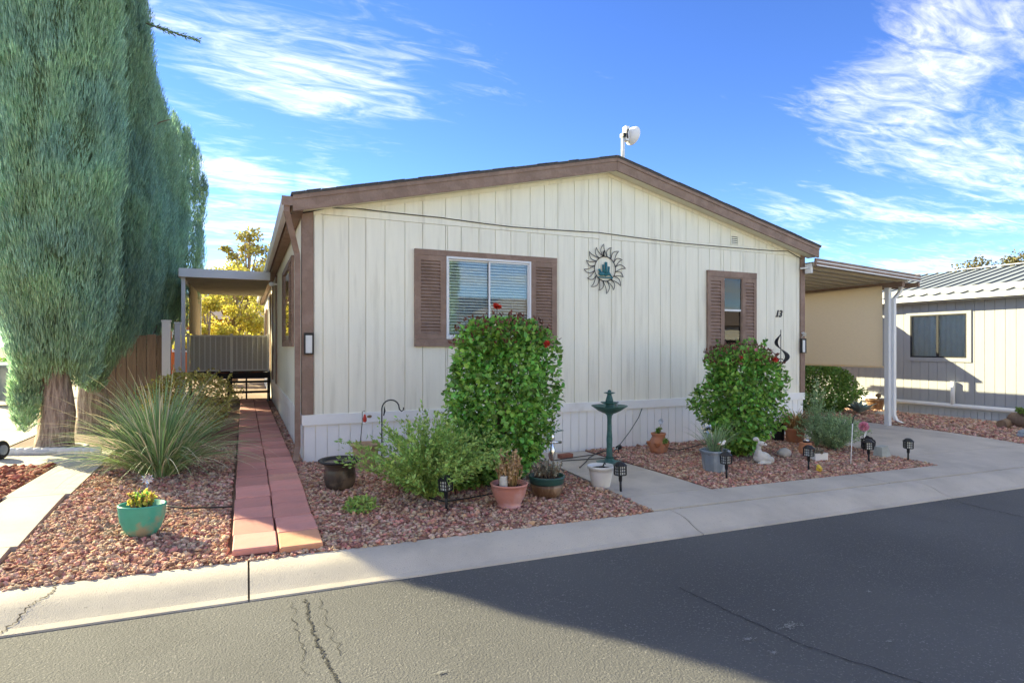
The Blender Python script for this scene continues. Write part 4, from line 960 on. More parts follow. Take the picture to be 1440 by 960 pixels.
flower(b2, (.28,-.36,1.36), .05, M['petalred'], seed=3); flower(b2, (-.28,-.30,1.40), .03, M['petalred'], seed=4); flower(b2, (.0,-.3,1.5), .03, M['petalpink'], seed=6)
g_ = P(640, 684); bush('low_shrub', 'low spreading leafy green shrub at the foot of the tall dense bush', g_, .62, .36, .42, 3600, M['leafdk'], (.03,.055), .4, 33, .25, .8, 10, .0, inner=.3)
bush('grass_tuft', 'small bright green tuft below the feathery shrub', P(508, 719), .13, .10, .11, 420, M['fern'], (.03,.06), .18, 36, .2, .9, 4, .0, inner=.1)
bush('shrub', 'olive yellow leafy shrub behind the yucca clump', P(266, 612), .72, .6, .95, 4600, M['olive'], (.03,.055), .42, 37, .3, .7, 16, .0, inner=.3, shoots=14, shoot_h=.2)
bush('dark_shrub', 'broad dark green shrub under the carport shade screen', P(1168, 581)+Vector((0,.3,0)), .95, .8, 1.12, 8200, M['leafdk'], (.04,.075), .42, 38, .22, .75, 12, .0, inner=.4)
# ---- blade clumps
def blades(pos, N, length, width, rg, spread=(.1, 1.35), droop=.9, base_r=.1, seg=6):
    V, F = [], []; o = 0
    for k in range(N):
        a = rg.uniform(0, 2*math.pi); lean = rg.uniform(*spread); L = rg.uniform(*length); w = rg.uniform(*width); dr = rg.uniform(.3, 1)*droop
        b = np.array([math.cos(a), math.sin(a), 0])*rg.uniform(0, base_r); p = b.copy(); th = lean*.55; sd_ = np.array([-math.sin(a), math.cos(a), 0]); tw_ = rg.uniform(-.25, .25)
        for i in range(seg+1):
            t = i/seg; ww = w*(1-t**2.2)*(.7+.3*min(1, t*4))+.0006; nn = np.array([-math.cos(a)*math.cos(th), -math.sin(a)*math.cos(th), math.sin(th)])
            V += [p-sd_*ww+nn*ww*.5, p, p+sd_*ww+nn*ww*.5]
            th += (lean*.45+dr*t*1.6)/seg; d = np.array([math.cos(a+tw_*t)*math.sin(th), math.sin(a+tw_*t)*math.sin(th), math.cos(th)]); p = p+d*L/seg
        for i in range(seg):
            q = o+i*3; F += [(q, q+1, q+4, q+3), (q+1, q+2, q+5, q+4)]
        o += 3*(seg+1)
    return np.array(V), np.array(F)
rg = np.random.default_rng(41); yp = P(226, 668)
yu = thing('yucca_clump', 'large clump of long arching narrow yucca blades beside the paver path', 'plant', yp)
add_np('blades', blades(None, 620, (.6, 1.2), (.0042, .008), rg, (.05, 1.6), 1.0, .16, 8), M['blade'], yu)
add_np('pale_blades', blades(None, 190, (.8, 1.4), (.004, .007), rg, (.3, 1.7), 1.1, .16, 8), M['bladepale'], yu)
yk = thing('yucca_clump', 'smaller narrow blade clump hidden at the back of the large yucca', 'plant', P(195, 640)); add_np('blades', blades(None, 240, (.55, .95), (.004, .008), rg, (.05, 1.2), .8, .14, 6), M['blade'], yk)
# ---- right shrubs
def wispy(name, label, pos, r, h, n, mat, seed, cat='shrub', leaf=(.018, .034), lpn=46, arch=.5, wd=.13):
    rg = np.random.default_rng(seed); o = thing(name, label, cat, pos); st = MB(); PP, DD, LL = [], [], []
    for k in range(n):
        a = rg.uniform(0, 6.28); q = rg.uniform(.05, 1); hh = h*rg.uniform(.55, 1)*(1-.35*q); e = np.array([math.cos(a)*r*q, math.sin(a)*r*q, hh]); m = np.array([math.cos(a)*r*q*arch, math.sin(a)*r*q*arch, hh*.62])
        if k % 2 == 0: st.tube([(0,0,0), tuple(m), tuple(e)], [.005,.0035,.0015], 4, cap=False)
        t = rg.uniform(.15, 1, (lpn, 1)); c = 2*t*(1-t)*m+t*t*e; PP.append(c+rg.normal(size=(lpn, 3))*.012); DD.append((e-m)/np.linalg.norm(e-m)*.7+rg.normal(size=(lpn, 3))*.5); LL.append(rg.uniform(*leaf, lpn))
    st.build('stems', mat, o); P_ = np.concatenate(PP); L = np.concatenate(LL); add_np('foliage', cards(P_, np.concatenate(DD), L, L*wd, rg), mat, o); return o
wispy('feathery_shrub', 'wide feathery pale green shrub beside the shepherd hook', P(604, 704), .86, .95, 190, M['fern'], 34, leaf=(.03,.06), lpn=60, arch=.42, wd=.2)
sp_ = P(1172, 632); sh = wispy('sage_shrub', 'airy grey green sage shrub with upright stems near the driveway', sp_, .56, .62, 200, M['sage'], 51, leaf=(.03,.055), lpn=60)
wt = wispy('sage_shrub', 'thin upright sage stems rising behind the airy sage shrub', sp_+Vector((-.05,.25,0)), .30, 1.18, 40, M['sage'], 52, leaf=(.025,.05), lpn=60)
# ---- trees behind
def tree(name, label, pos, h, r, zb, N, mat, seed, leaf=(.08,.16), clumps=26, trunk=.12, dens=.35, cat='tree', wid=.4, group=None):
    rg = np.random.default_rng(seed); rnd = random.Random(seed); o = thing(name, label, cat, pos, group=group)
    t = MB(); t.tube([(0,0,-.1),(.05,.0,zb*.6),(.0,.1,zb+.3*(h-zb)),(.1,.1,h*.9)], [trunk,trunk*.8,trunk*.5,trunk*.1], 8); PP = []
    for k in range(clumps):
        a = rnd.uniform(0, 6.28); tt = rnd.random(); q = math.sin(math.pi*(.12+.8*tt))*rnd.uniform(.25, 1); c = (math.cos(a)*r*q, math.sin(a)*r*q, zb+(h-zb)*tt)
        t.tube([(0,.05,zb*.8+(c[2]-zb)*.5), ((c[0])*.5, c[1]*.5, c[2]-.15), c], [trunk*.35,trunk*.2,trunk*.06], 5)
        s = rnd.uniform(.16, .34)*r; m = N//clumps; PP.append(unit(rg.normal(size=(m, 3)))*(rg.random((m, 1))**dens)*np.array([s*1.15, s*1.15, s*.8])+np.array(c))
    t.build('trunk', M['bark'], o); P_ = np.concatenate(PP); n = len(P_); L = rg.uniform(*leaf, n)
    add_np('crown', leaves(P_, rg.normal(size=(n, 3))-np.array([0, 0, .2]), rg.normal(size=(n, 3))+np.array([0, 0, .5]), L, L*wid), mat, o); return o
def at(x, dep): a, b = ray(x); return Vector((CAM.x+a*dep, CAM.y+b*dep, zg(CAM.x+a*dep, CAM.y+b*dep)))
tree('yellow_tree', 'bright yellow leaved tree seen through the porch', at(330, 24), 4.4, 2.0, 1.0, 5200, M['yellow'], 61, (.09,.17), 40)
tree('yellow_tree', 'smaller yellow tree left of the orange house', at(292, 22), 3.0, 1.1, .6, 3200, M['yellow'], 62, (.08,.15), 18)
tree('olive_tree', 'thin olive brown tree rising above the porch awning', at(348, 27), 6.6, 1.25, 3.6, 2600, M['olive'], 63, (.09,.17), 26)
tree('olive_tree', 'dark olive tree top beside the far end of the gutter', at(388, 33), 7.4, 1.5, 3.2, 2200, M['olive'], 64, (.10,.18), 18)
tree('dark_tree', 'dark green tree behind the yellow tree on the porch side', at(293, 34), 5.4, 1.5, 1.5, 2600, M['leafdk'], 65, (.12,.2), 20)
for k, (x, dep, h, r, sd_) in enumerate([(1370, 40, 7.5, 2.2, 66), (1425, 42, 8.4, 2.6, 67), (1475, 41, 8.6, 2.6, 68)]):
    tree('olive_tree', ['low brown olive tree top behind the ribbed metal roof', 'taller brown olive tree behind the ribbed metal roof', 'brown olive tree beyond the far ribbed roof end'][k], at(x, dep), h, r, 2.2, 2600, M['brownolive'], sd_, (.12,.22), 24, group='trees behind the metal roof')
tree('yellow_tree', 'yellow tree tip showing just above the home roof edge', at(1033, 30), 8.62, 1.0, 4.5, 1500, M['yellow'], 69, (.1,.17), 14)
bush('green_bush', 'bright green bush by the neighbour drive beyond the cypress trees', at(4, 15.5), .9, .9, .95, 2600, M['leaf'], (.05,.09), .4, 70, .2, .8, 6, 0)
t7 = copy_tree(t2); t7.location = (5.7, -13.2, tilt(5.7)); t7['label'] = 'cypress tree standing across the street before the pale cream home'; t7.pop('group', None) if hasattr(t7, 'pop') else None
if 'group' in t7: del t7['group']
# ================================================================== garden objects
def lathe_obj(name, prof, mat, par, n=28, **k): return MB().lathe(prof, n, **k).build(name, mat, par)
def pot_prof(r0, r1, h, lip=.02, wall=.018, bulge=0, soil=.05):
    o = [(r0*.92, 0), (r0, .006)] + [(r0+(r1-r0)*t+bulge*math.sin(math.pi*t), h*t) for t in (.15,.3,.45,.6,.75,.88)] + [(r1, h-lip*1.6), (r1+lip*.45, h-lip*1.4), (r1+lip*.5, h-lip*.2), (r1+lip*.3, h), (r1-wall, h), (r1-wall*1.2, h-soil)]
    return o
def soil_disc(par, r, z, squash=(1,1)): return MB().lathe([(r, z-.01), (r*.98, z), (r*.5, z+.008), (.01, z+.01)], 20, squash=squash).build('soil', M['potsoil'], par)
# solar path lights
def solar_light():
    o = thing('solar_light', '-', 'garden light', group='black solar path lights')
    MB().tube([(0,0,-.06),(0,0,.16)], .011, 8).lathe([(.014,.10),(.017,.115),(.017,.155),(.03,.162)], 12).build('stake', M['black'], o)
    MB().box(-.030,-.030,.167,.030,.030,.242).build('lens', M['frost'], o)
    c = MB(); c.box(-.041,-.041,.158,.041,.041,.166)
    for x in (-.038, .038):
        for y in (-.038, .038): c.box(x-.005, y-.005, .166, x+.005, y+.005, .246)
    for z in (.192, .218): 
        for s in (-1, 1): c.box(-.033, s*.036-.002, z-.003, .033, s*.036+.002, z+.003); c.box(s*.036-.002, -.033, z-.003, s*.036+.002, .033, z+.003)
    for q in (-.013, .013):
        for s in (-1, 1): c.box(q-.0025, s*.0365-.002, .166, q+.0025, s*.0365+.002, .246); c.box(s*.0365-.002, q-.0025, .166, s*.0365+.002, q+.0025, .246)
    c.build('cage', M['black'], o)
    c = MB(); c.lathe([(.062,.246),(.068,.250),(.060,.256),(.036,.278),(.022,.285),(.004,.287)], 8, smooth=False); c.build('cap', M['black'], o)
    return o
sl0 = solar_light()
spots = [(628,717,'black solar light standing alone before the feathery shrub'), (691,686,'black solar light just left of the pink flowerpot'), (873,692,'black solar light beside the white plastic pot'),
         (1022,673,'black solar light before the grey blue pot'), (1137,661,'black solar light before the small white planter box'), (1222,650,'black solar light in front of the grey stone block'),
         (1277,648,'black solar light at the tip of the rock bed near the driveway')]
for i, (x, y, lb) in enumerate(spots):
    o = sl0 if i == 0 else copy_tree(sl0); p = P(x, y); o.location = p; o.rotation_euler = (random.uniform(-.05,.05), random.uniform(-.05,.05), random.uniform(0,1)); o.scale = (1.12,1.12,1.12); o['label'] = lb
# teal bowl pot with succulent
p = P(200, 752); o = thing('planter_pot', 'teal glazed oval pot with small yellow green succulents', 'pot', p, -.25)
s_ = m_per_px(p)
MB().lathe([(.080,0),(.094,.008),(.128,.06),(.148,.12),(.158,.18),(.163,.228),(.165,.236),(.160,.242),(.148,.240),(.142,.19)], 32, squash=(1.02,.78)).build('pot', M['teal'], o); soil_disc(o, .143, .195, (1.02,.78))
rg = np.random.default_rng(71)
def tuft(par, n, r, z, h, mat, rg, leaf=(.02,.035), wid=.4, name='foliage', stems=None, cy=0):
    st = MB(); P_, D_ = [], []
    for k in range(n):
        a, q = rg.uniform(0, 6.28), r*rg.random()**.5; hh = h*rg.uniform(.5, 1); b = np.array([math.cos(a)*q*.7, math.sin(a)*q*.7+cy, z]); e = np.array([math.cos(a)*q*1.1, math.sin(a)*q*1.1+cy, z+hh])
        st.tube([tuple(b), tuple((b+e)/2+rg.normal(size=3)*.006), tuple(e)], [.005,.004,.003], 5)
        m = 14; t = rg.uniform(.35, 1, (m, 1)); P_.append(b*(1-t)+e*t); D_.append(rg.normal(size=(m, 3))+np.array([0, 0, .6]))
    st.build('stems', stems or M['twig'], par); P_ = np.concatenate(P_); n_ = len(P_); L = rg.uniform(*leaf, n_)
    add_np(name, leaves(P_, np.concatenate(D_), rg.normal(size=(n_, 3))+np.array([0, 0, .5]), L, L*wid), mat, par)
tuft(o, 20, .10, .19, .16, M['yellow'], rg, stems=M['terra']); tuft(o, 16, .08, .19, .15, M['leaf'], rg, (.02,.03))
# metal flower stake in the yucca
p = P(207, 700); o = thing('garden_ornament', 'small silver metal rosette on a stake before the yucca', 'ornament', p)
MB().tube([(0,0,-.05),(0,0,.16)], .004, 6).build('stake', M['metal'], o)
fl = MB()
for ring, (n, r) in enumerate(((10, .055), (8, .038), (6, .022))):
    for k in range(n):
        a = 6.28*k/n+ring*.3; c, s = math.cos(a), math.sin(a); t = (-s, c)
        fl.add([(0,-.004*ring,.18),(c*r*.6+t[0]*.012,-.012-.004*ring,.18+(s*r*.6+t[1]*.012)),(c*r,-.004-.004*ring,.18+s*r),(c*r*.6-t[0]*.012,-.012-.004*ring,.18+(s*r*.6-t[1]*.012))], [(0,1,2,3)])
fl.build('rosette', M['chrome'], o)
# pink pot with dry plant
p = P(716, 712); o = thing('flowerpot', 'pink terracotta bowl pot holding a dried brown plant', 'pot', p)
pw_ = m_per_px(p)
MB().lathe([(.105,0),(.112,.006),(.112,.022),(.104,.028),(.130,.07),(.152,.12),(.166,.17),(.172,.205),(.178,.208),(.180,.222),(.174,.226),(.160,.224),(.156,.18)], 32).build('pot', M['pinkpot'], o); soil_disc(o, .157, .185)
rg = np.random.default_rng(72); tuft(o, 48, .12, .18, .36, M['dryleaf'], rg, (.016,.034), .42, stems=M['drygrass'], cy=0)
sp2 = thing('garden_lantern', 'small black mesh cylinder stuck in the pink flowerpot', 'garden light', p+Vector((-.075,-.04,.18))); MB().tube([(0,0,-.04),(0,0,.015)], .008, 6).build('stake', M['black'], sp2); MB().lathe([(.036,.015),(.038,.018),(.038,.118),(.036,.122),(.01,.124)], 14).build('body', M['mesh'], sp2)
# brown pot with green rim
p = P(769, 697); o = thing('planter_pot', 'brown glazed round pot with dark green rim and grey succulents', 'pot', p)
MB().lathe([(.115,0),(.13,.01),(.158,.06),(.168,.10),(.166,.135)], 30).build('pot', M['brownpot'], o)
MB().lathe([(.168,.134),(.176,.145),(.178,.18),(.186,.20),(.182,.212),(.168,.210),(.160,.17)], 30).build('rim', M['greenrim'], o); soil_disc(o, .161, .178)
rg = np.random.default_rng(73); tuft(o, 46, .15, .17, .19, M['greyleaf'], rg, (.018,.03), .4)
# silver whirligig bird on a stake
p = P(776, 660); o = thing('garden_ornament', 'shiny silver metal bird figure on a stake by the tall bush', 'ornament', p)
MB().tube([(0,0,-.06),(0,0,.12)], .006, 6).build('stake', M['metal'], o)
MB().lathe([(.004,.10),(.03,.12),(.045,.18),(.04,.25),(.02,.30),(.012,.33)], 16).build('body', M['chrome'], o)
MB().tube([(-.075,0,.335),(.13,0,.325)], .017, 10).build('beam', M['chrome'], o)
MB().lathe([(.01,.34),(.034,.36),(.03,.41),(.018,.43),(.035,.45),(.028,.50),(.008,.52)], 14).build('head', M['chrome'], o)
MB().hexa([(.02,-.01,.452),(.15,-.03,.468),(.15,.03,.468),(.02,.01,.452),(.02,-.01,.458),(.15,-.03,.473),(.15,.03,.473),(.02,.01,.458)]).build('wing', M['verdigris'], o)
# white pot
p = P(845, 684); o = thing('plastic_pot', 'white plastic pot holding a black cable end and dark soil', 'pot', p)
MB().lathe([(.095,0),(.098,.006),(.128,.16),(.132,.195),(.146,.198),(.150,.225),(.146,.232),(.134,.230),(.128,.18)], 30).build('pot', M['whiteplastic'], o); soil_disc(o, .13, .195)
b = MB(); b.box(-.05,-.03,.197,.03,.02,.222); b.tube([(.02,0,.21),(.06,.02,.25),(.09,.05,.23)], .008, 6); b.build('cable_end', M['black'], o)
# bird bath fountain
p = P(857, 651); o = thing('bird_bath', 'dark green tiered bird bath fountain on the front path', 'bird bath', p)
k = m_per_px(p)*103/.92
def L8(name, prof, n=20, **kw): return MB().lathe([(r*k, z*k) for r, z in prof], n, **kw).build(name, M['verdigris'], o)
L8('base', [(.175,0),(.178,.008),(.172,.018),(.13,.026),(.085,.034),(.06,.05),(.05,.07)], 8, smooth=False)
L8('pedestal', [(.05,.068),(.040,.10),(.034,.20),(.037,.30),(.030,.42),(.028,.55),(.033,.60),(.05,.615),(.05,.625)])
L8('bowl', [(.05,.622),(.08,.632),(.14,.66),(.19,.695),(.225,.718),(.228,.724),(.22,.724),(.17,.70),(.10,.675),(.03,.668)], 28)
L8('column', [(.05,.664),(.055,.70),(.045,.73),(.05,.745)]); L8('upper_bowl', [(.04,.742),(.09,.752),(.112,.764),(.11,.768),(.08,.762),(.04,.758)], 24)
L8('upper_column', [(.052,.755),(.046,.80),(.03,.85),(.026,.872)]); L8('finial', [(.025,.868),(.070,.882),(.074,.886),(.06,.890),(.022,.893),(.024,.905),(.016,.918),(.002,.924)])
b = MB(); b.blob((.09*k,-.02*k,.735*k), (.022*k,.018*k,.03*k), 3, .1); b.blob((.105*k,-.03*k,.765*k), (.013*k,.012*k,.012*k), 4, .1); b.build('bird_figure', M['greypot'], o)
# cables on the path, brick, small spot lights
def gcable(pix, label, r=.006, mat=None, dz=.016, n=8, seed=0, cat='cable'):
    pts = [P(x, y)+Vector((0,0,dz+r)) for x, y in pix]; out = []
    for a, b in zip(pts[:-1], pts[1:]):
        for q in range(n): c = a.lerp(b, q/n); c.z = zg(c.x, c.y)+dz+r; out.append(c)
    out.append(pts[-1]); return MB().tube(out, r, 6).build('cable', mat or M['hose'], None, label=label, cat=cat)
gcable([(775,650),(800,646),(835,641),(860,633)], 'black cable crossing the far end of the front path')
gcable([(790,650),(820,648),(850,646),(880,644)], 'second black cable lying nearer the bird bath base')
gcable([(815,660),(824,652),(828,646),(838,640),(850,636)], 'black cable running from the white pot towards the bath', dz=.02)
gcable([(590,700),(605,706),(625,711),(660,706),(690,700),(705,697)], 'black drip hose on the rocks behind the solar light', .007, dz=.035)
gcable([(233,718),(260,721),(300,720),(326,719)], 'black drip hose on the rocks beside the teal pot', .008, dz=.035)
gcable([(905,625),(930,632),(955,636),(985,628),(1000,626)], 'black hose on the rocks behind the grey blue pot', .007, dz=.03)
q = W(903,574,-.03); e = P(862, 640)+Vector((0,0,.04)); q2 = W(890,600,-.10); MB().tube([q, W(898,587,-.06), W(886,606,-.16), W(874,622,-.5), e], .006, 6).build('cable', M['greenhose'], None, label='green cable hanging from the skirting rail towards the bird bath', cat='cable')
p = P(795, 645); o = MB().box(-.10,-.045,0,.10,.045,.06).build('brick', M['brick'], None, label='single red brick lying at the edge of the front path', cat='brick', loc=p+Vector((0,0,.01))); o.rotation_euler = (0,0,.15)
p = P(870, 637); o = thing('spot_light', 'small black garden spot light behind the bird bath', 'garden light', p); MB().tube([(0,0,0),(0,0,.07)], .008, 6).build('stake', M['black'], o); MB().tube([(-.04,-.02,.08),(.03,.01,.09)], [.03,.036], 12).build('lamp_head', M['black'], o); MB().lathe([(.028,0),(.02,.01),(.0,.012)], 10, c=(-.055,-.02,.07)).build('lens', M['frost'], o)
# strawberry pot
p = P(926, 637); o = thing('strawberry_pot', 'terracotta strawberry jar with side pockets near the skirting', 'pot', p)
b = MB(); b.lathe([(.10,0),(.112,.01),(.128,.06),(.134,.12),(.125,.18),(.10,.225),(.092,.245),(.098,.26),(.108,.285),(.106,.295),(.092,.294),(.088,.26)], 28); b.build('pot', M['terra'], o); soil_disc(o, .09, .27)
for a in (-1.2, -.1, -2.4, 1.2, 2.6):
    c = MB(); c.lathe([(.012,-.03),(.038,.0),(.05,.035),(.054,.04),(.046,.04),(.036,.02)], 14, c=(math.cos(a)*.125, math.sin(a)*.125, .13)); c.build('pocket', M['terra'], o)
rg = np.random.default_rng(74); tuft(o, 5, .03, .27, .12, M['leafdk'], rg, (.03,.045))
b = MB(); b.tube([(.02,0,.27),(.015,-.01,.36),(.03,-.02,.44)], .004, 5).build('flower_stem', M['twig'], o); flower(o, (.03,-.02,.46), .05, M['curtain'], 16, 9); 
tuft(o, 3, .02, .15, .08, M['fern'], rg, (.03,.05), name='pocket_leaves', cy=-.13)
# grey blue pot with spiky plant and bird pick
p = P(1005, 662); o = thing('planter_pot', 'grey blue square shouldered pot with spiky grass plant', 'pot', p)
MB().lathe([(.125,0),(.135,.006),(.150,.10),(.158,.19),(.166,.22),(.185,.245),(.188,.262),(.180,.268),(.166,.265),(.158,.21)], 8, smooth=False).build('pot', M['greypot'], o); soil_disc(o, .155, .225)
rg = np.random.default_rng(75); add_np('blades', tuple(np.array(x) if i else x+np.array([0,0,.22]) for i, x in enumerate(blades(None, 90, (.3,.52), (.004,.008), rg, (.1,1.1), .7, .07, 5))), M['sage'], o)
p2 = p+Vector((-.01,-.13,.22)); o = thing('bird_pick', 'white bird figure on a stick in the grey blue pot', 'ornament', p2); MB().tube([(0,0,-.03),(0,0,.12)], .003, 5).build('stick', M['twig'], o)
b = MB(); b.blob((.0,0,.145), (.048,.022,.026), 1, .1); b.blob((.045,0,.165), (.02,.016,.016), 2, .05); b.build('body', M['white'], o); MB().tube([(.06,0,.165),(.085,0,.16)], [.006,.001], 6).build('beak', M['terra'], o); MB().blob((-.04,0,.14), (.03,.012,.01), 3, .1).build('tail', M['terra'], o)
p3 = p+Vector((-.03,.10,.22)); o = thing('garden_ornament', 'silver metal flower head rising from the grey blue pot', 'ornament', p3); MB().tube([(0,0,-.04),(0,0,.26)], .004, 5).build('stake', M['metal'], o); flower(o, (0,0,.29), .075, M['chrome'], 18, 12)
# stone rabbit
p = P(1071, 652); o = thing('rabbit_statue', 'pale stone rabbit statue lying with long ears raised', 'statue', p, -.35)
b = MB(); k = 1.0
for c, r in [((.0,0,.085),(.115,.075,.085)), ((.06,.02,.075),(.075,.08,.075)), ((-.05,-.01,.13),(.055,.05,.085)), ((-.045,-.01,.215),(.034,.032,.07)), ((-.02,-.03,.275),(.052,.036,.036)), ((.025,-.045,.262),(.03,.024,.022)),
             ((-.085,-.02,.325),(.05,.016,.022)), ((-.07,.02,.335),(.045,.014,.022)), ((-.05,-.085,.025),(.05,.022,.025)), ((.03,-.085,.025),(.06,.022,.025)), ((.125,-.02,.05),(.03,.03,.03)), ((.10,-.05,.06),(.05,.035,.05))]: b.blob(c, r, 1, .04)
body = b.build('body', M['statue'], o); rm = body.modifiers.new('remesh', 'REMESH'); rm.mode = 'VOXEL'; rm.voxel_size = .008; rm.use_smooth_shade = True; sm = body.modifiers.new('smooth', 'SMOOTH'); sm.iterations = 4
MB().blob((.008,-.064,.285), (.007,.005,.007), 1, 0).build('eye', M['iron'], o)
MB().blob((.05,-.055,.262), (.007,.007,.006), 1, 0).build('nose', M['iron'], o)
# round stone, upturned pot, planter box, yellow figurine
p = P(1103, 642); MB().blob((0,0,.055), (.11,.075,.07), 5, .06, 3, 1.2).build('garden_stone', M['stone'], None, label='smooth pale egg shaped stone right of the rabbit statue', cat='stone', loc=p)
p = P(1133, 637); o = thing('upturned_pot', 'upside down terracotta pot with a silver knob on top', 'pot', p); MB().lathe([(.115,0),(.118,.006),(.116,.03),(.105,.032),(.085,.15),(.082,.156),(.05,.158)], 26).build('pot', M['terra'], o)
p2 = p+Vector((.02,.0,.158)); o = thing('garden_light', 'small silver domed solar puck on the upside down pot', 'garden light', p2); MB().lathe([(.05,0),(.052,.01),(.045,.02)], 18).build('base', M['black'], o); MB().lathe([(.044,.02),(.04,.035),(.02,.048),(.002,.05)], 18).build('dome', M['chrome'], o)
p = P(1156, 648); o = thing('planter_box', 'small white rectangular planter box with a low dry plant', 'planter', p+Vector((0,.05,0)), -.1)
b = MB(); b.box(-.11,-.05,0,.11,-.04,.105); b.box(-.11,.04,0,.11,.05,.105); b.box(-.11,-.04,0,-.10,.04,.105); b.box(.10,-.04,0,.11,.04,.105); b.box(-.10,-.04,.0,.10,.04,.07); b.build('box', M['whiteplastic'], o); rg = np.random.default_rng(76); tuft(o, 18, .06, .07, .10, M['greyleaf'], rg, (.012,.02))
p = P(1152, 663); o = thing('duck_figurine', 'yellow ceramic duck figurine in front of the planter box', 'figurine', p, .3); MB().blob((0,0,.035), (.055,.035,.036), 1, .05).build('body', M['yel'], o); MB().blob((-.035,-.02,.055), (.028,.026,.026), 2, .05).build('head', M['yel'], o); MB().blob((-.062,-.03,.05), (.012,.009,.005), 3, 0).build('beak', M['terra'], o); MB().blob((.03,.02,.065), (.035,.025,.022), 4, .05).build('wing', M['yel'], o)
# dark pot with drooping straw, by the corner
p = P(1094, 619); o = thing('tall_pot', 'tall black tapered pot near the right corner of the home', 'pot', p); MB().lathe([(.085,0),(.09,.006),(.108,.2),(.118,.255),(.128,.26),(.13,.29),(.12,.292),(.112,.25)], 26).build('pot', M['black'], o); soil_disc(o, .113, .26)
p = P(1118, 622); o = thing('straw_planter', 'terracotta pot hidden under drooping dry brown grass', 'pot', p); MB().lathe([(.12,0),(.125,.006),(.15,.2),(.16,.21),(.162,.24),(.15,.242),(.145,.2)], 24).build('pot', M['terra'], o); soil_disc(o, .146, .2)
rg = np.random.default_rng(77); V_, F_ = blades(None, 420, (.30,.46), (.003,.006), rg, (.25,1.2), 1.9, .10, 6); add_np('dry_grass', (V_+np.array([0,0,.20]), F_), M['drygrass'], o)
# stakes and ornaments near the driveway
p = P(1196, 655); o = thing('garden_stake', 'thin white stake with a small black hook leaning by the sage shrub', 'stake', p); MB().tube([(0,0,-.05),(.02,0,.25),(.055,.01,.56)], .006, 6).build('shaft', M['white'], o); MB().tube([(.055,.01,.56),(.07,.01,.64),(.11,.01,.67),(.15,.01,.66)], .007, 6).build('hook', M['iron'], o)
p = P(1214, 640); o = thing('flower_stake', 'pink pompom flower ornament on a green leafed stake', 'ornament', p); MB().tube([(0,0,-.05),(0,0,.38)], .004, 6).build('stem', M['iron'], o)
rg = np.random.default_rng(78); n = 150; d = unit(rg.normal(size=(n,3))); add_np('flower_head', leaves(d*.03+np.array([.01,0,.42]), d, rg.normal(size=(n,3)), np.full(n,.045), np.full(n,.018)), M['petalpink'], o); add_np('leaf', leaves(np.array([[0,0,.26],[0,0,.22]]), np.array([[.5,-.2,.8],[.9,-.2,-.3]]), np.array([[0,-1,.2],[0,-1,.4]]), np.array([.11,.11]), np.array([.02,.02])), M['frost'], o); MB().blob((-.01,0,.13), (.03,.012,.02), 4, .1).build('bird', M['iron'], o)
p = P(1228, 633); MB().blob((0,.08,.08), (.10,.09,.12), 8, .22, 3, 3).build('lava_boulder', M['darkstone'], None, label='black pitted lava boulder behind the grey stone block', cat='stone', loc=p)
p = P(1240, 642); b = MB(); b.hexa([(-.09,-.07,0),(.10,-.08,0),(.11,.07,0),(-.08,.08,0),(-.075,-.05,.15),(.05,-.055,.165),(.06,.06,.16),(-.07,.06,.145)]); b.build('stone_block', M['greystone'], None, label='pale grey angular stone block at the driveway edge', cat='stone', loc=p)
# dark glazed pot, shepherd hook, feeder, back terracotta pot
p = P(478, 686); o = thing('glazed_pot', 'dark brown glazed pot with black rim beside the feathery shrub', 'pot', p)
MB().lathe([(.10,0),(.125,.01),(.15,.06),(.158,.12),(.150,.19),(.145,.22),(.165,.25),(.20,.27)], 30).build('pot', M['darkpot'], o); MB().lathe([(.196,.266),(.212,.278),(.212,.29),(.20,.296),(.17,.285),(.15,.25)], 30).build('rim', M['black'], o); MB().lathe([(.16,.262),(.158,.268),(.05,.27),(.002,.27)], 24).build('water', M['chrome'], o)
p = P(520, 665); o = thing('flowerpot', 'tan clay pot half hidden behind the feathery shrub', 'pot', p+Vector((0,.25,0))); MB().lathe(pot_prof(.11,.16,.30), 24).build('pot', M['dryleaf'], o); soil_disc(o, .14, .26)
hb = W(537, 640, -.55); o = thing('shepherd_hook', 'black iron shepherd hook standing in the feathery shrub', 'hook', (hb.x, -.55, zg(hb.x, -.55)))
top = W(537, 575, -.55).z-zg(hb.x, -.55); r_ = .105
MB().tube([(0,0,-.1),(0,0,top)] + [(r_-r_*math.cos(t), 0, top+r_*math.sin(t)) for t in np.linspace(.15, 2.7, 10)] + [(2*r_+.0,0,top-.01),(2*r_+.025,0,top-.035),(2*r_+.05,0,top-.02),(2*r_+.05,0,top+.01)], .008, 8).build('rod', M['iron'], o); MB().tube([(.02,0,top-.08),(.035,0,top-.02),(.025,0,top+.03)], [.006,.011,.003], 6).build('finial', M['iron'], o)
fb = W(513, 640, -.4); o = thing('hummingbird_feeder', 'small red and clear hummingbird feeder on a thin stake', 'feeder', (fb.x, -.4, zg(fb.x, -.4))); ft = W(513, 588, -.4).z-zg(fb.x, -.4); MB().tube([(-.09,0,-.05),(-.03,0,ft-.05),(-.03,0,ft+.08),(.0,0,ft+.09)], .004, 6).build('stake', M['iron'], o); MB().lathe([(.005,ft-.05),(.022,ft-.035),(.024,ft),(.012,ft+.04),(.006,ft+.05)], 14).build('bottle', M['petalred'], o); MB().lathe([(.03,ft-.055),(.032,ft-.05),(.02,ft-.045)], 12).build('dish', M['white'], o); MB().blob((.055,0,ft+.02), (.03,.012,.018), 2, .1).build('bird', M['twig'], o)
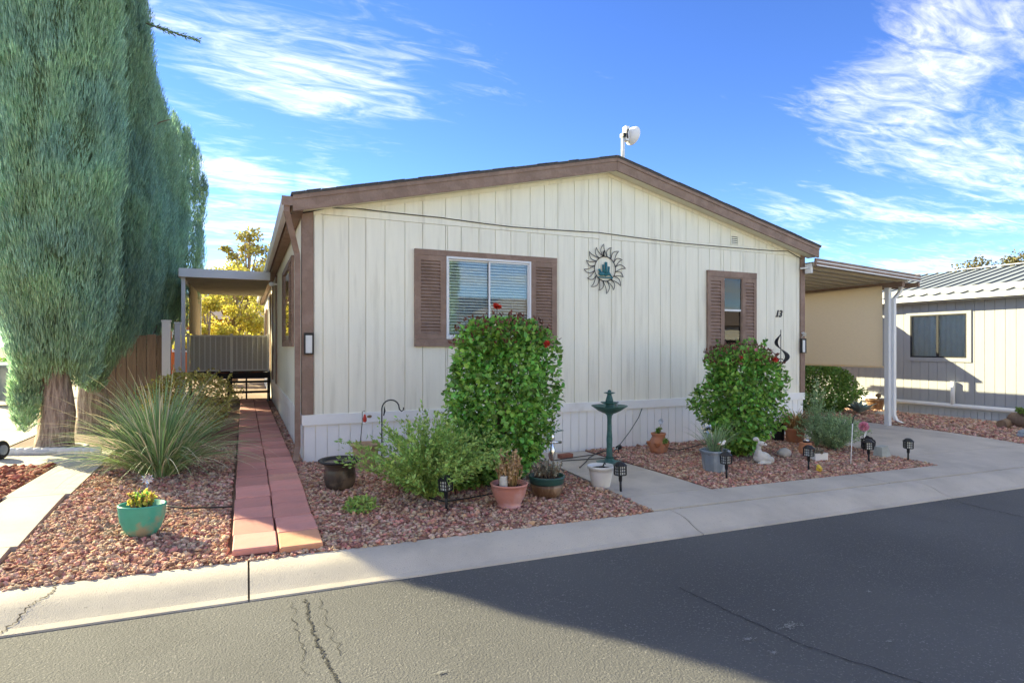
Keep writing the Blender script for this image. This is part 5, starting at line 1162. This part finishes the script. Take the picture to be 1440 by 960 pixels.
# ---- things on the front wall
# number
def text_mesh(body, size, extrude, shear=.0, off=0.):
    cu = bpy.data.curves.new('t', 'FONT'); cu.body = body; cu.size = size; cu.extrude = extrude; cu.shear = shear; cu.offset = off; cu.align_x = 'CENTER'
    ob = bpy.data.objects.new('t', cu); scene.collection.objects.link(ob); dg = bpy.context.evaluated_depsgraph_get(); me = bpy.data.meshes.new_from_object(ob.evaluated_get(dg)); bpy.data.objects.remove(ob); return me
c = W(1095, 441, -.02); o = thing('house_number', 'black italic house number 13 on the cream siding', 'house number', c)
for ch, dx in (('1', -.042), ('3', .035)):
    me = text_mesh(ch, .165, .006, .28, .004); d = mk('digit', me, M['iron'], o); d.location = (dx, 0, -.055); d.rotation_euler = (R(90), 0, 0)
MB().box(-.072,-.006,-.058,-.022,.006,-.046).build('serif', M['iron'], o)
# sun ornament
c = W(851, 378, -.03); k = W(868, 378, -.03).x-c.x; o = thing('sun_ornament', 'black wire sun wall ornament with teal cactus and bird', 'wall ornament', c)
o.scale = (1.2, 1, 1.2); rr = .155; MB().tube([(rr*math.cos(t), 0, rr*math.sin(t)) for t in np.linspace(0, 6.2832, 41)], .0055, 6, cap=False).build('ring', M['iron'], o)
for j in range(16):
    a = j*2*math.pi/16; a0, a1 = a-.18, a+.18; long = .155 if j % 2 == 0 else .135
    pr = []
    for t in np.linspace(0, 1, 9): ang = a0+(.10+.16)*t*.9+.10*math.sin(t*3.1); pr.append(((rr+long*t)*math.cos(ang), 0, (rr+long*t)*math.sin(ang)))
    tip = pr[-1]; back = []
    for t in np.linspace(1, 0, 9)[1:]: ang = a1-(.0)*t+(a0+.234-a1)*t+.16*math.sin(t*3.1); back.append(((rr+long*t)*math.cos(ang), 0, (rr+long*t)*math.sin(ang)))
    MB().tube(pr+back, .0045, 5).build('ray', M['iron'], o)
def capsule(mb, pts, r): return mb.tube(pts, r, 8)
cb = MB(); capsule(cb, [(.01,-.006,-.08),(.01,-.006,.085)], .019); capsule(cb, [(.01,-.006,-.03),(-.030,-.006,-.03),(-.034,-.006,.05)], .013); capsule(cb, [(.01,-.006,-.045),(.048,-.006,-.045),(.052,-.006,.03)], .013); cb.build('cactus', M['teald'], o)
bb = MB(); bb.blob((-.05,-.008,-.065), (.05,.012,.028), 1, .05); bb.blob((-.088,-.008,-.018), (.02,.01,.016), 2, .05); bb.tube([(-.07,-.008,-.05),(-.086,-.008,-.02)], .012, 6); bb.tube([(-.01,-.008,-.08),(.06,-.008,-.06),(.10,-.008,-.10)], [.02,.018,.008], 6); bb.build('bird', M['teald'], o)
MB().box(-.10,-.010,-.118,.11,-.002,-.100).build('base_bar', M['teald'], o); MB().tube([(-.02,0,.15),(-.025,-.005,.20),(-.01,-.005,.225)], .011, 6).build('hanger', M['iron'], o)
# wind spinner
tp = W(1098, 466, -.25); bt = W(1098, 535, -.25); o = thing('wind_spinner', 'black twisted ribbon wind spinner hanging beside the house number', 'wind spinner', (tp.x, -.25, bt.z))
H_ = tp.z-bt.z; MB().tube([(0,0,.0),(0,0,H_+.03)], .007, 6).build('rod', M['iron'], o)
V = []; n = 44
for i in range(n+1):
    t = i/n; a = t*2*math.pi*1.55+.6; r1 = .14*math.sin(math.pi*min(1, max(.03, t)))**.6; 
    for q in (.45, 1.0): V.append((math.cos(a)*r1*q, math.sin(a)*r1*q, H_*t*.97))
for i in range(n+1):
    for q in (0, 1): x, y, z = V[2*i+q]; V.append((x, y, z+.012))
g = MB(); m = 2*(n+1)
for i in range(n): a = 2*i; g.f += [(a, a+1, a+3, a+2), (m+a, m+a+2, m+a+3, m+a+1), (a, a+2, m+a+2, m+a), (a+1, m+a+1, m+a+3, a+3)]; g.m += [0]*4; g.sm += [True]*4
g.v = [tuple(x) for x in V]; g.build('ribbon', M['iron'], o)
# lanterns on the corner boards, white camera light, white humming ornament
def wall_lantern(x, y, label):
    c = W(x, y, -.033); o = thing('wall_light', label, 'wall light', c)
    MB().box(-.055,-.022,-.13,.055,-.001,.13).build('back_plate', M['black'], o); frame(MB(), -.055, .055, -.13, .13, -.045, -.0225, .016).build('housing', M['black'], o); MB().box(-.038,-.036,-.113,.038,-.023,.10).build('lens', M['frost'], o)
wall_lantern(434, 483, 'black framed wall light on the left corner board'); wall_lantern(1128, 486, 'black framed wall light on the right corner board')
c = W(1127, 378, -.033); o = thing('flood_light', 'white outdoor security lamp on the right corner under the eave', 'wall light', c)
MB().tube([(-.05,-.02,0),(.05,-.10,.01)], .018, 8).build('arm', M['white'], o); b = MB(); b.hexa([(.05,-.16,-.09),(.13,-.13,-.08),(.13,-.02,-.08),(.05,-.03,-.09),(.05,-.16,.08),(.13,-.13,.09),(.13,-.02,.09),(.05,-.03,.08)]); b.build('lamp_head', M['white'], o)
c = W(1130, 470, -.06); o = thing('flower_ornament', 'white metal flower ornament fixed above the right wall light', 'wall ornament', c); flower(o, (0,0,0), .055, M['white'], 12, 21); MB().tube([(-.02,.03,-.07),(0,0,0)], .004, 5).build('stem', M['white'], o)
# flood lamp on the left wall under the eave
o = thing('flood_light', 'small white lamp on the left wall near the porch awning', 'wall light', (-.02, 5.9, 2.72)); MB().tube([(0,0,0),(-.09,0,.0)], .02, 8).build('arm', M['white'], o); MB().blob((-.12,0,.0), (.055,.05,.05), 1, .02).build('lamp_head', M['white'], o)
# roof antenna
c = W(876, 219, .02); o = thing('roof_antenna', 'white dish radio antenna on a short mast above the roof ridge', 'antenna', (c.x, .02, zroof(c.x)+.02))
k = depth(c)/FPX; h_ = 49*k
MB().tube([(0,0,-.05),(0,0,h_)], .028, 10).build('mast', M['alum'], o)
d = MB(); d.lathe([(.01,-.0),(.075,.012),(.125,.045),(.145,.085),(.15,.09),(.142,.09)], 28); ds_ = d.build('dish', M['white'], o); ds_.rotation_euler = (0, R(98), R(12)); ds_.location = (.09, -.03, h_+.0)
MB().box(.02,-.05,h_-.11,.085,.04,h_+.11).build('radio_unit', M['white'], o); MB().box(-.03,-.05,h_-.06,.03,.04,h_+.0).build('bracket', M['iron'], o); MB().tube([(.05,-.06,h_-.08),(.03,-.07,h_),(.06,-.06,h_+.06)], .010, 6).build('cable', M['iron'], o)
# ---- left edge: scalloped edging, tree ring, wheel, bin
e0, e1 = P(-30, 640), P(135, 638); n = 15
me = MB().lathe([(.062,-.03),(.064,.03),(.06,.05),(.045,.064),(.02,.07),(.002,.071)], 12, squash=(1.05,.55)).mesh('edging_block'); me.materials.append(M['whiteplastic'])
o = thing('border_edging', 'row of white scalloped edging blocks in front of the first cypress', 'edging', e0.lerp(e1, .5))
for i in range(n):
    q = e0.lerp(e1, i/(n-1)); r = mk('edging_block', me, None, o); r.location = q-o.location+Vector((0,0,zg(q.x, q.y)-q.z+.02)); r.rotation_euler = (0, 0, random.uniform(-.1, .1))
p = c1; o = thing('tree_ring', 'dark rubber edging ring around the first cypress trunk', 'edging', p); MB().tube([(.34*math.cos(t), .30*math.sin(t), .03) for t in np.linspace(0, 6.2832, 33)], .03, 8, cap=False).build('ring', M['mesh'], o)
p = P(2, 646); o = thing('hand_cart', 'small black rubber cart wheel standing beside the white scalloped edging', 'cart', p, R(70)); 
b = MB(); b.tube([(.085*math.cos(t), 0, .115+.085*math.sin(t)) for t in np.linspace(0, 6.2832, 33)], .028, 10, cap=False); b.build('tyre', M['black'], o); MB().tube([(0,-.03,.115),(0,.03,.115)], .06, 14).build('rim', M['greypot'], o)
p = at(2, 13.2); o = thing('waste_cart', 'dark grey wheeled waste cart beyond the cypress trees', 'bin', p, .4)
b = MB(); b.hexa([(-.24,-.26,.12),(.24,-.26,.12),(.24,.26,.12),(-.24,.26,.12),(-.31,-.33,.86),(.31,-.33,.86),(.31,.33,.86),(-.31,.33,.86)]); b.build('body', M['greypot'], o); MB().hexa([(-.34,-.38,.862),(.34,-.38,.862),(.34,.36,.862),(-.34,.36,.862),(-.33,-.37,.90),(.33,-.37,.90),(.30,.33,.95),(-.30,.33,.95)]).build('lid', M['greypot'], o)
for s in (-1, 1): MB().tube([(s*.25,.27,.12),(s*.31,.27,.12)], .12, 16).build('wheel', M['black'], o)
# ---- right edge: agave, brown pot, flat stone, log planter
p = P(1208, 583); o = thing('agave_plant', 'pale blue green agave with broad leaves near the carport post', 'plant', p); rg = np.random.default_rng(80); n = 22; a = rg.uniform(0, 6.28, n); lv = np.stack([np.cos(a)*.9, np.sin(a)*.9, rg.uniform(.35, 1.2, n)], 1); add_np('leaves', leaves(np.tile([[0,0,.05]], (n,1)), lv, np.stack([-np.cos(a)*.3, -np.sin(a)*.3, np.ones(n)], 1), rg.uniform(.32,.5,n), rg.uniform(.045,.065,n), .5, .1), M['agave'], o)
p = P(1231, 577); o = thing('patio_pot', 'wide brown pot with a small brown figure by the neighbouring home', 'pot', p); MB().lathe(pot_prof(.16,.22,.30,.03), 24).build('pot', M['brownpot'], o); soil_disc(o, .19, .26)
MB().blob((.12,0,.38), (.07,.06,.06), 3, .25).build('figure', M['twig'], o); MB().tube([(.12,0,.24),(.12,0,.36)], .025, 6).build('figure_stand', M['twig'], o)
p = P(1241, 583); MB().blob((0,0,.03), (.24,.14,.06), 6, .15, 2).build('flat_stone', M['stone'], None, label='flat tan stone before the wide brown pot', cat='stone', loc=p)
p = P(1446, 603); o = thing('log_planter', 'brown log planter with low green plants against the neighbouring home', 'planter', p, R(70)); MB().tube([(-.32,0,.14),(.32,0,.14)], .16, 14).build('log', M['wood'], o); rg = np.random.default_rng(81); tuft(o, 40, .22, .26, .16, M['leafdk'], rg, (.03,.05))
p = P(1412, 602); o = MB().tube([(-.10,0,.08),(.12,.02,.09)], [.09,.1], 10).build('log_piece', M['wood'], None, label='short brown log lying beside the log planter', cat='log', loc=p)
p = P(1441, 614); MB().blob((0,0,.05), (.16,.10,.08), 9, .2, 3, 2).build('blue_rock', M['greypot'], None, label='blue grey rock in front of the log planter', cat='stone', loc=p)
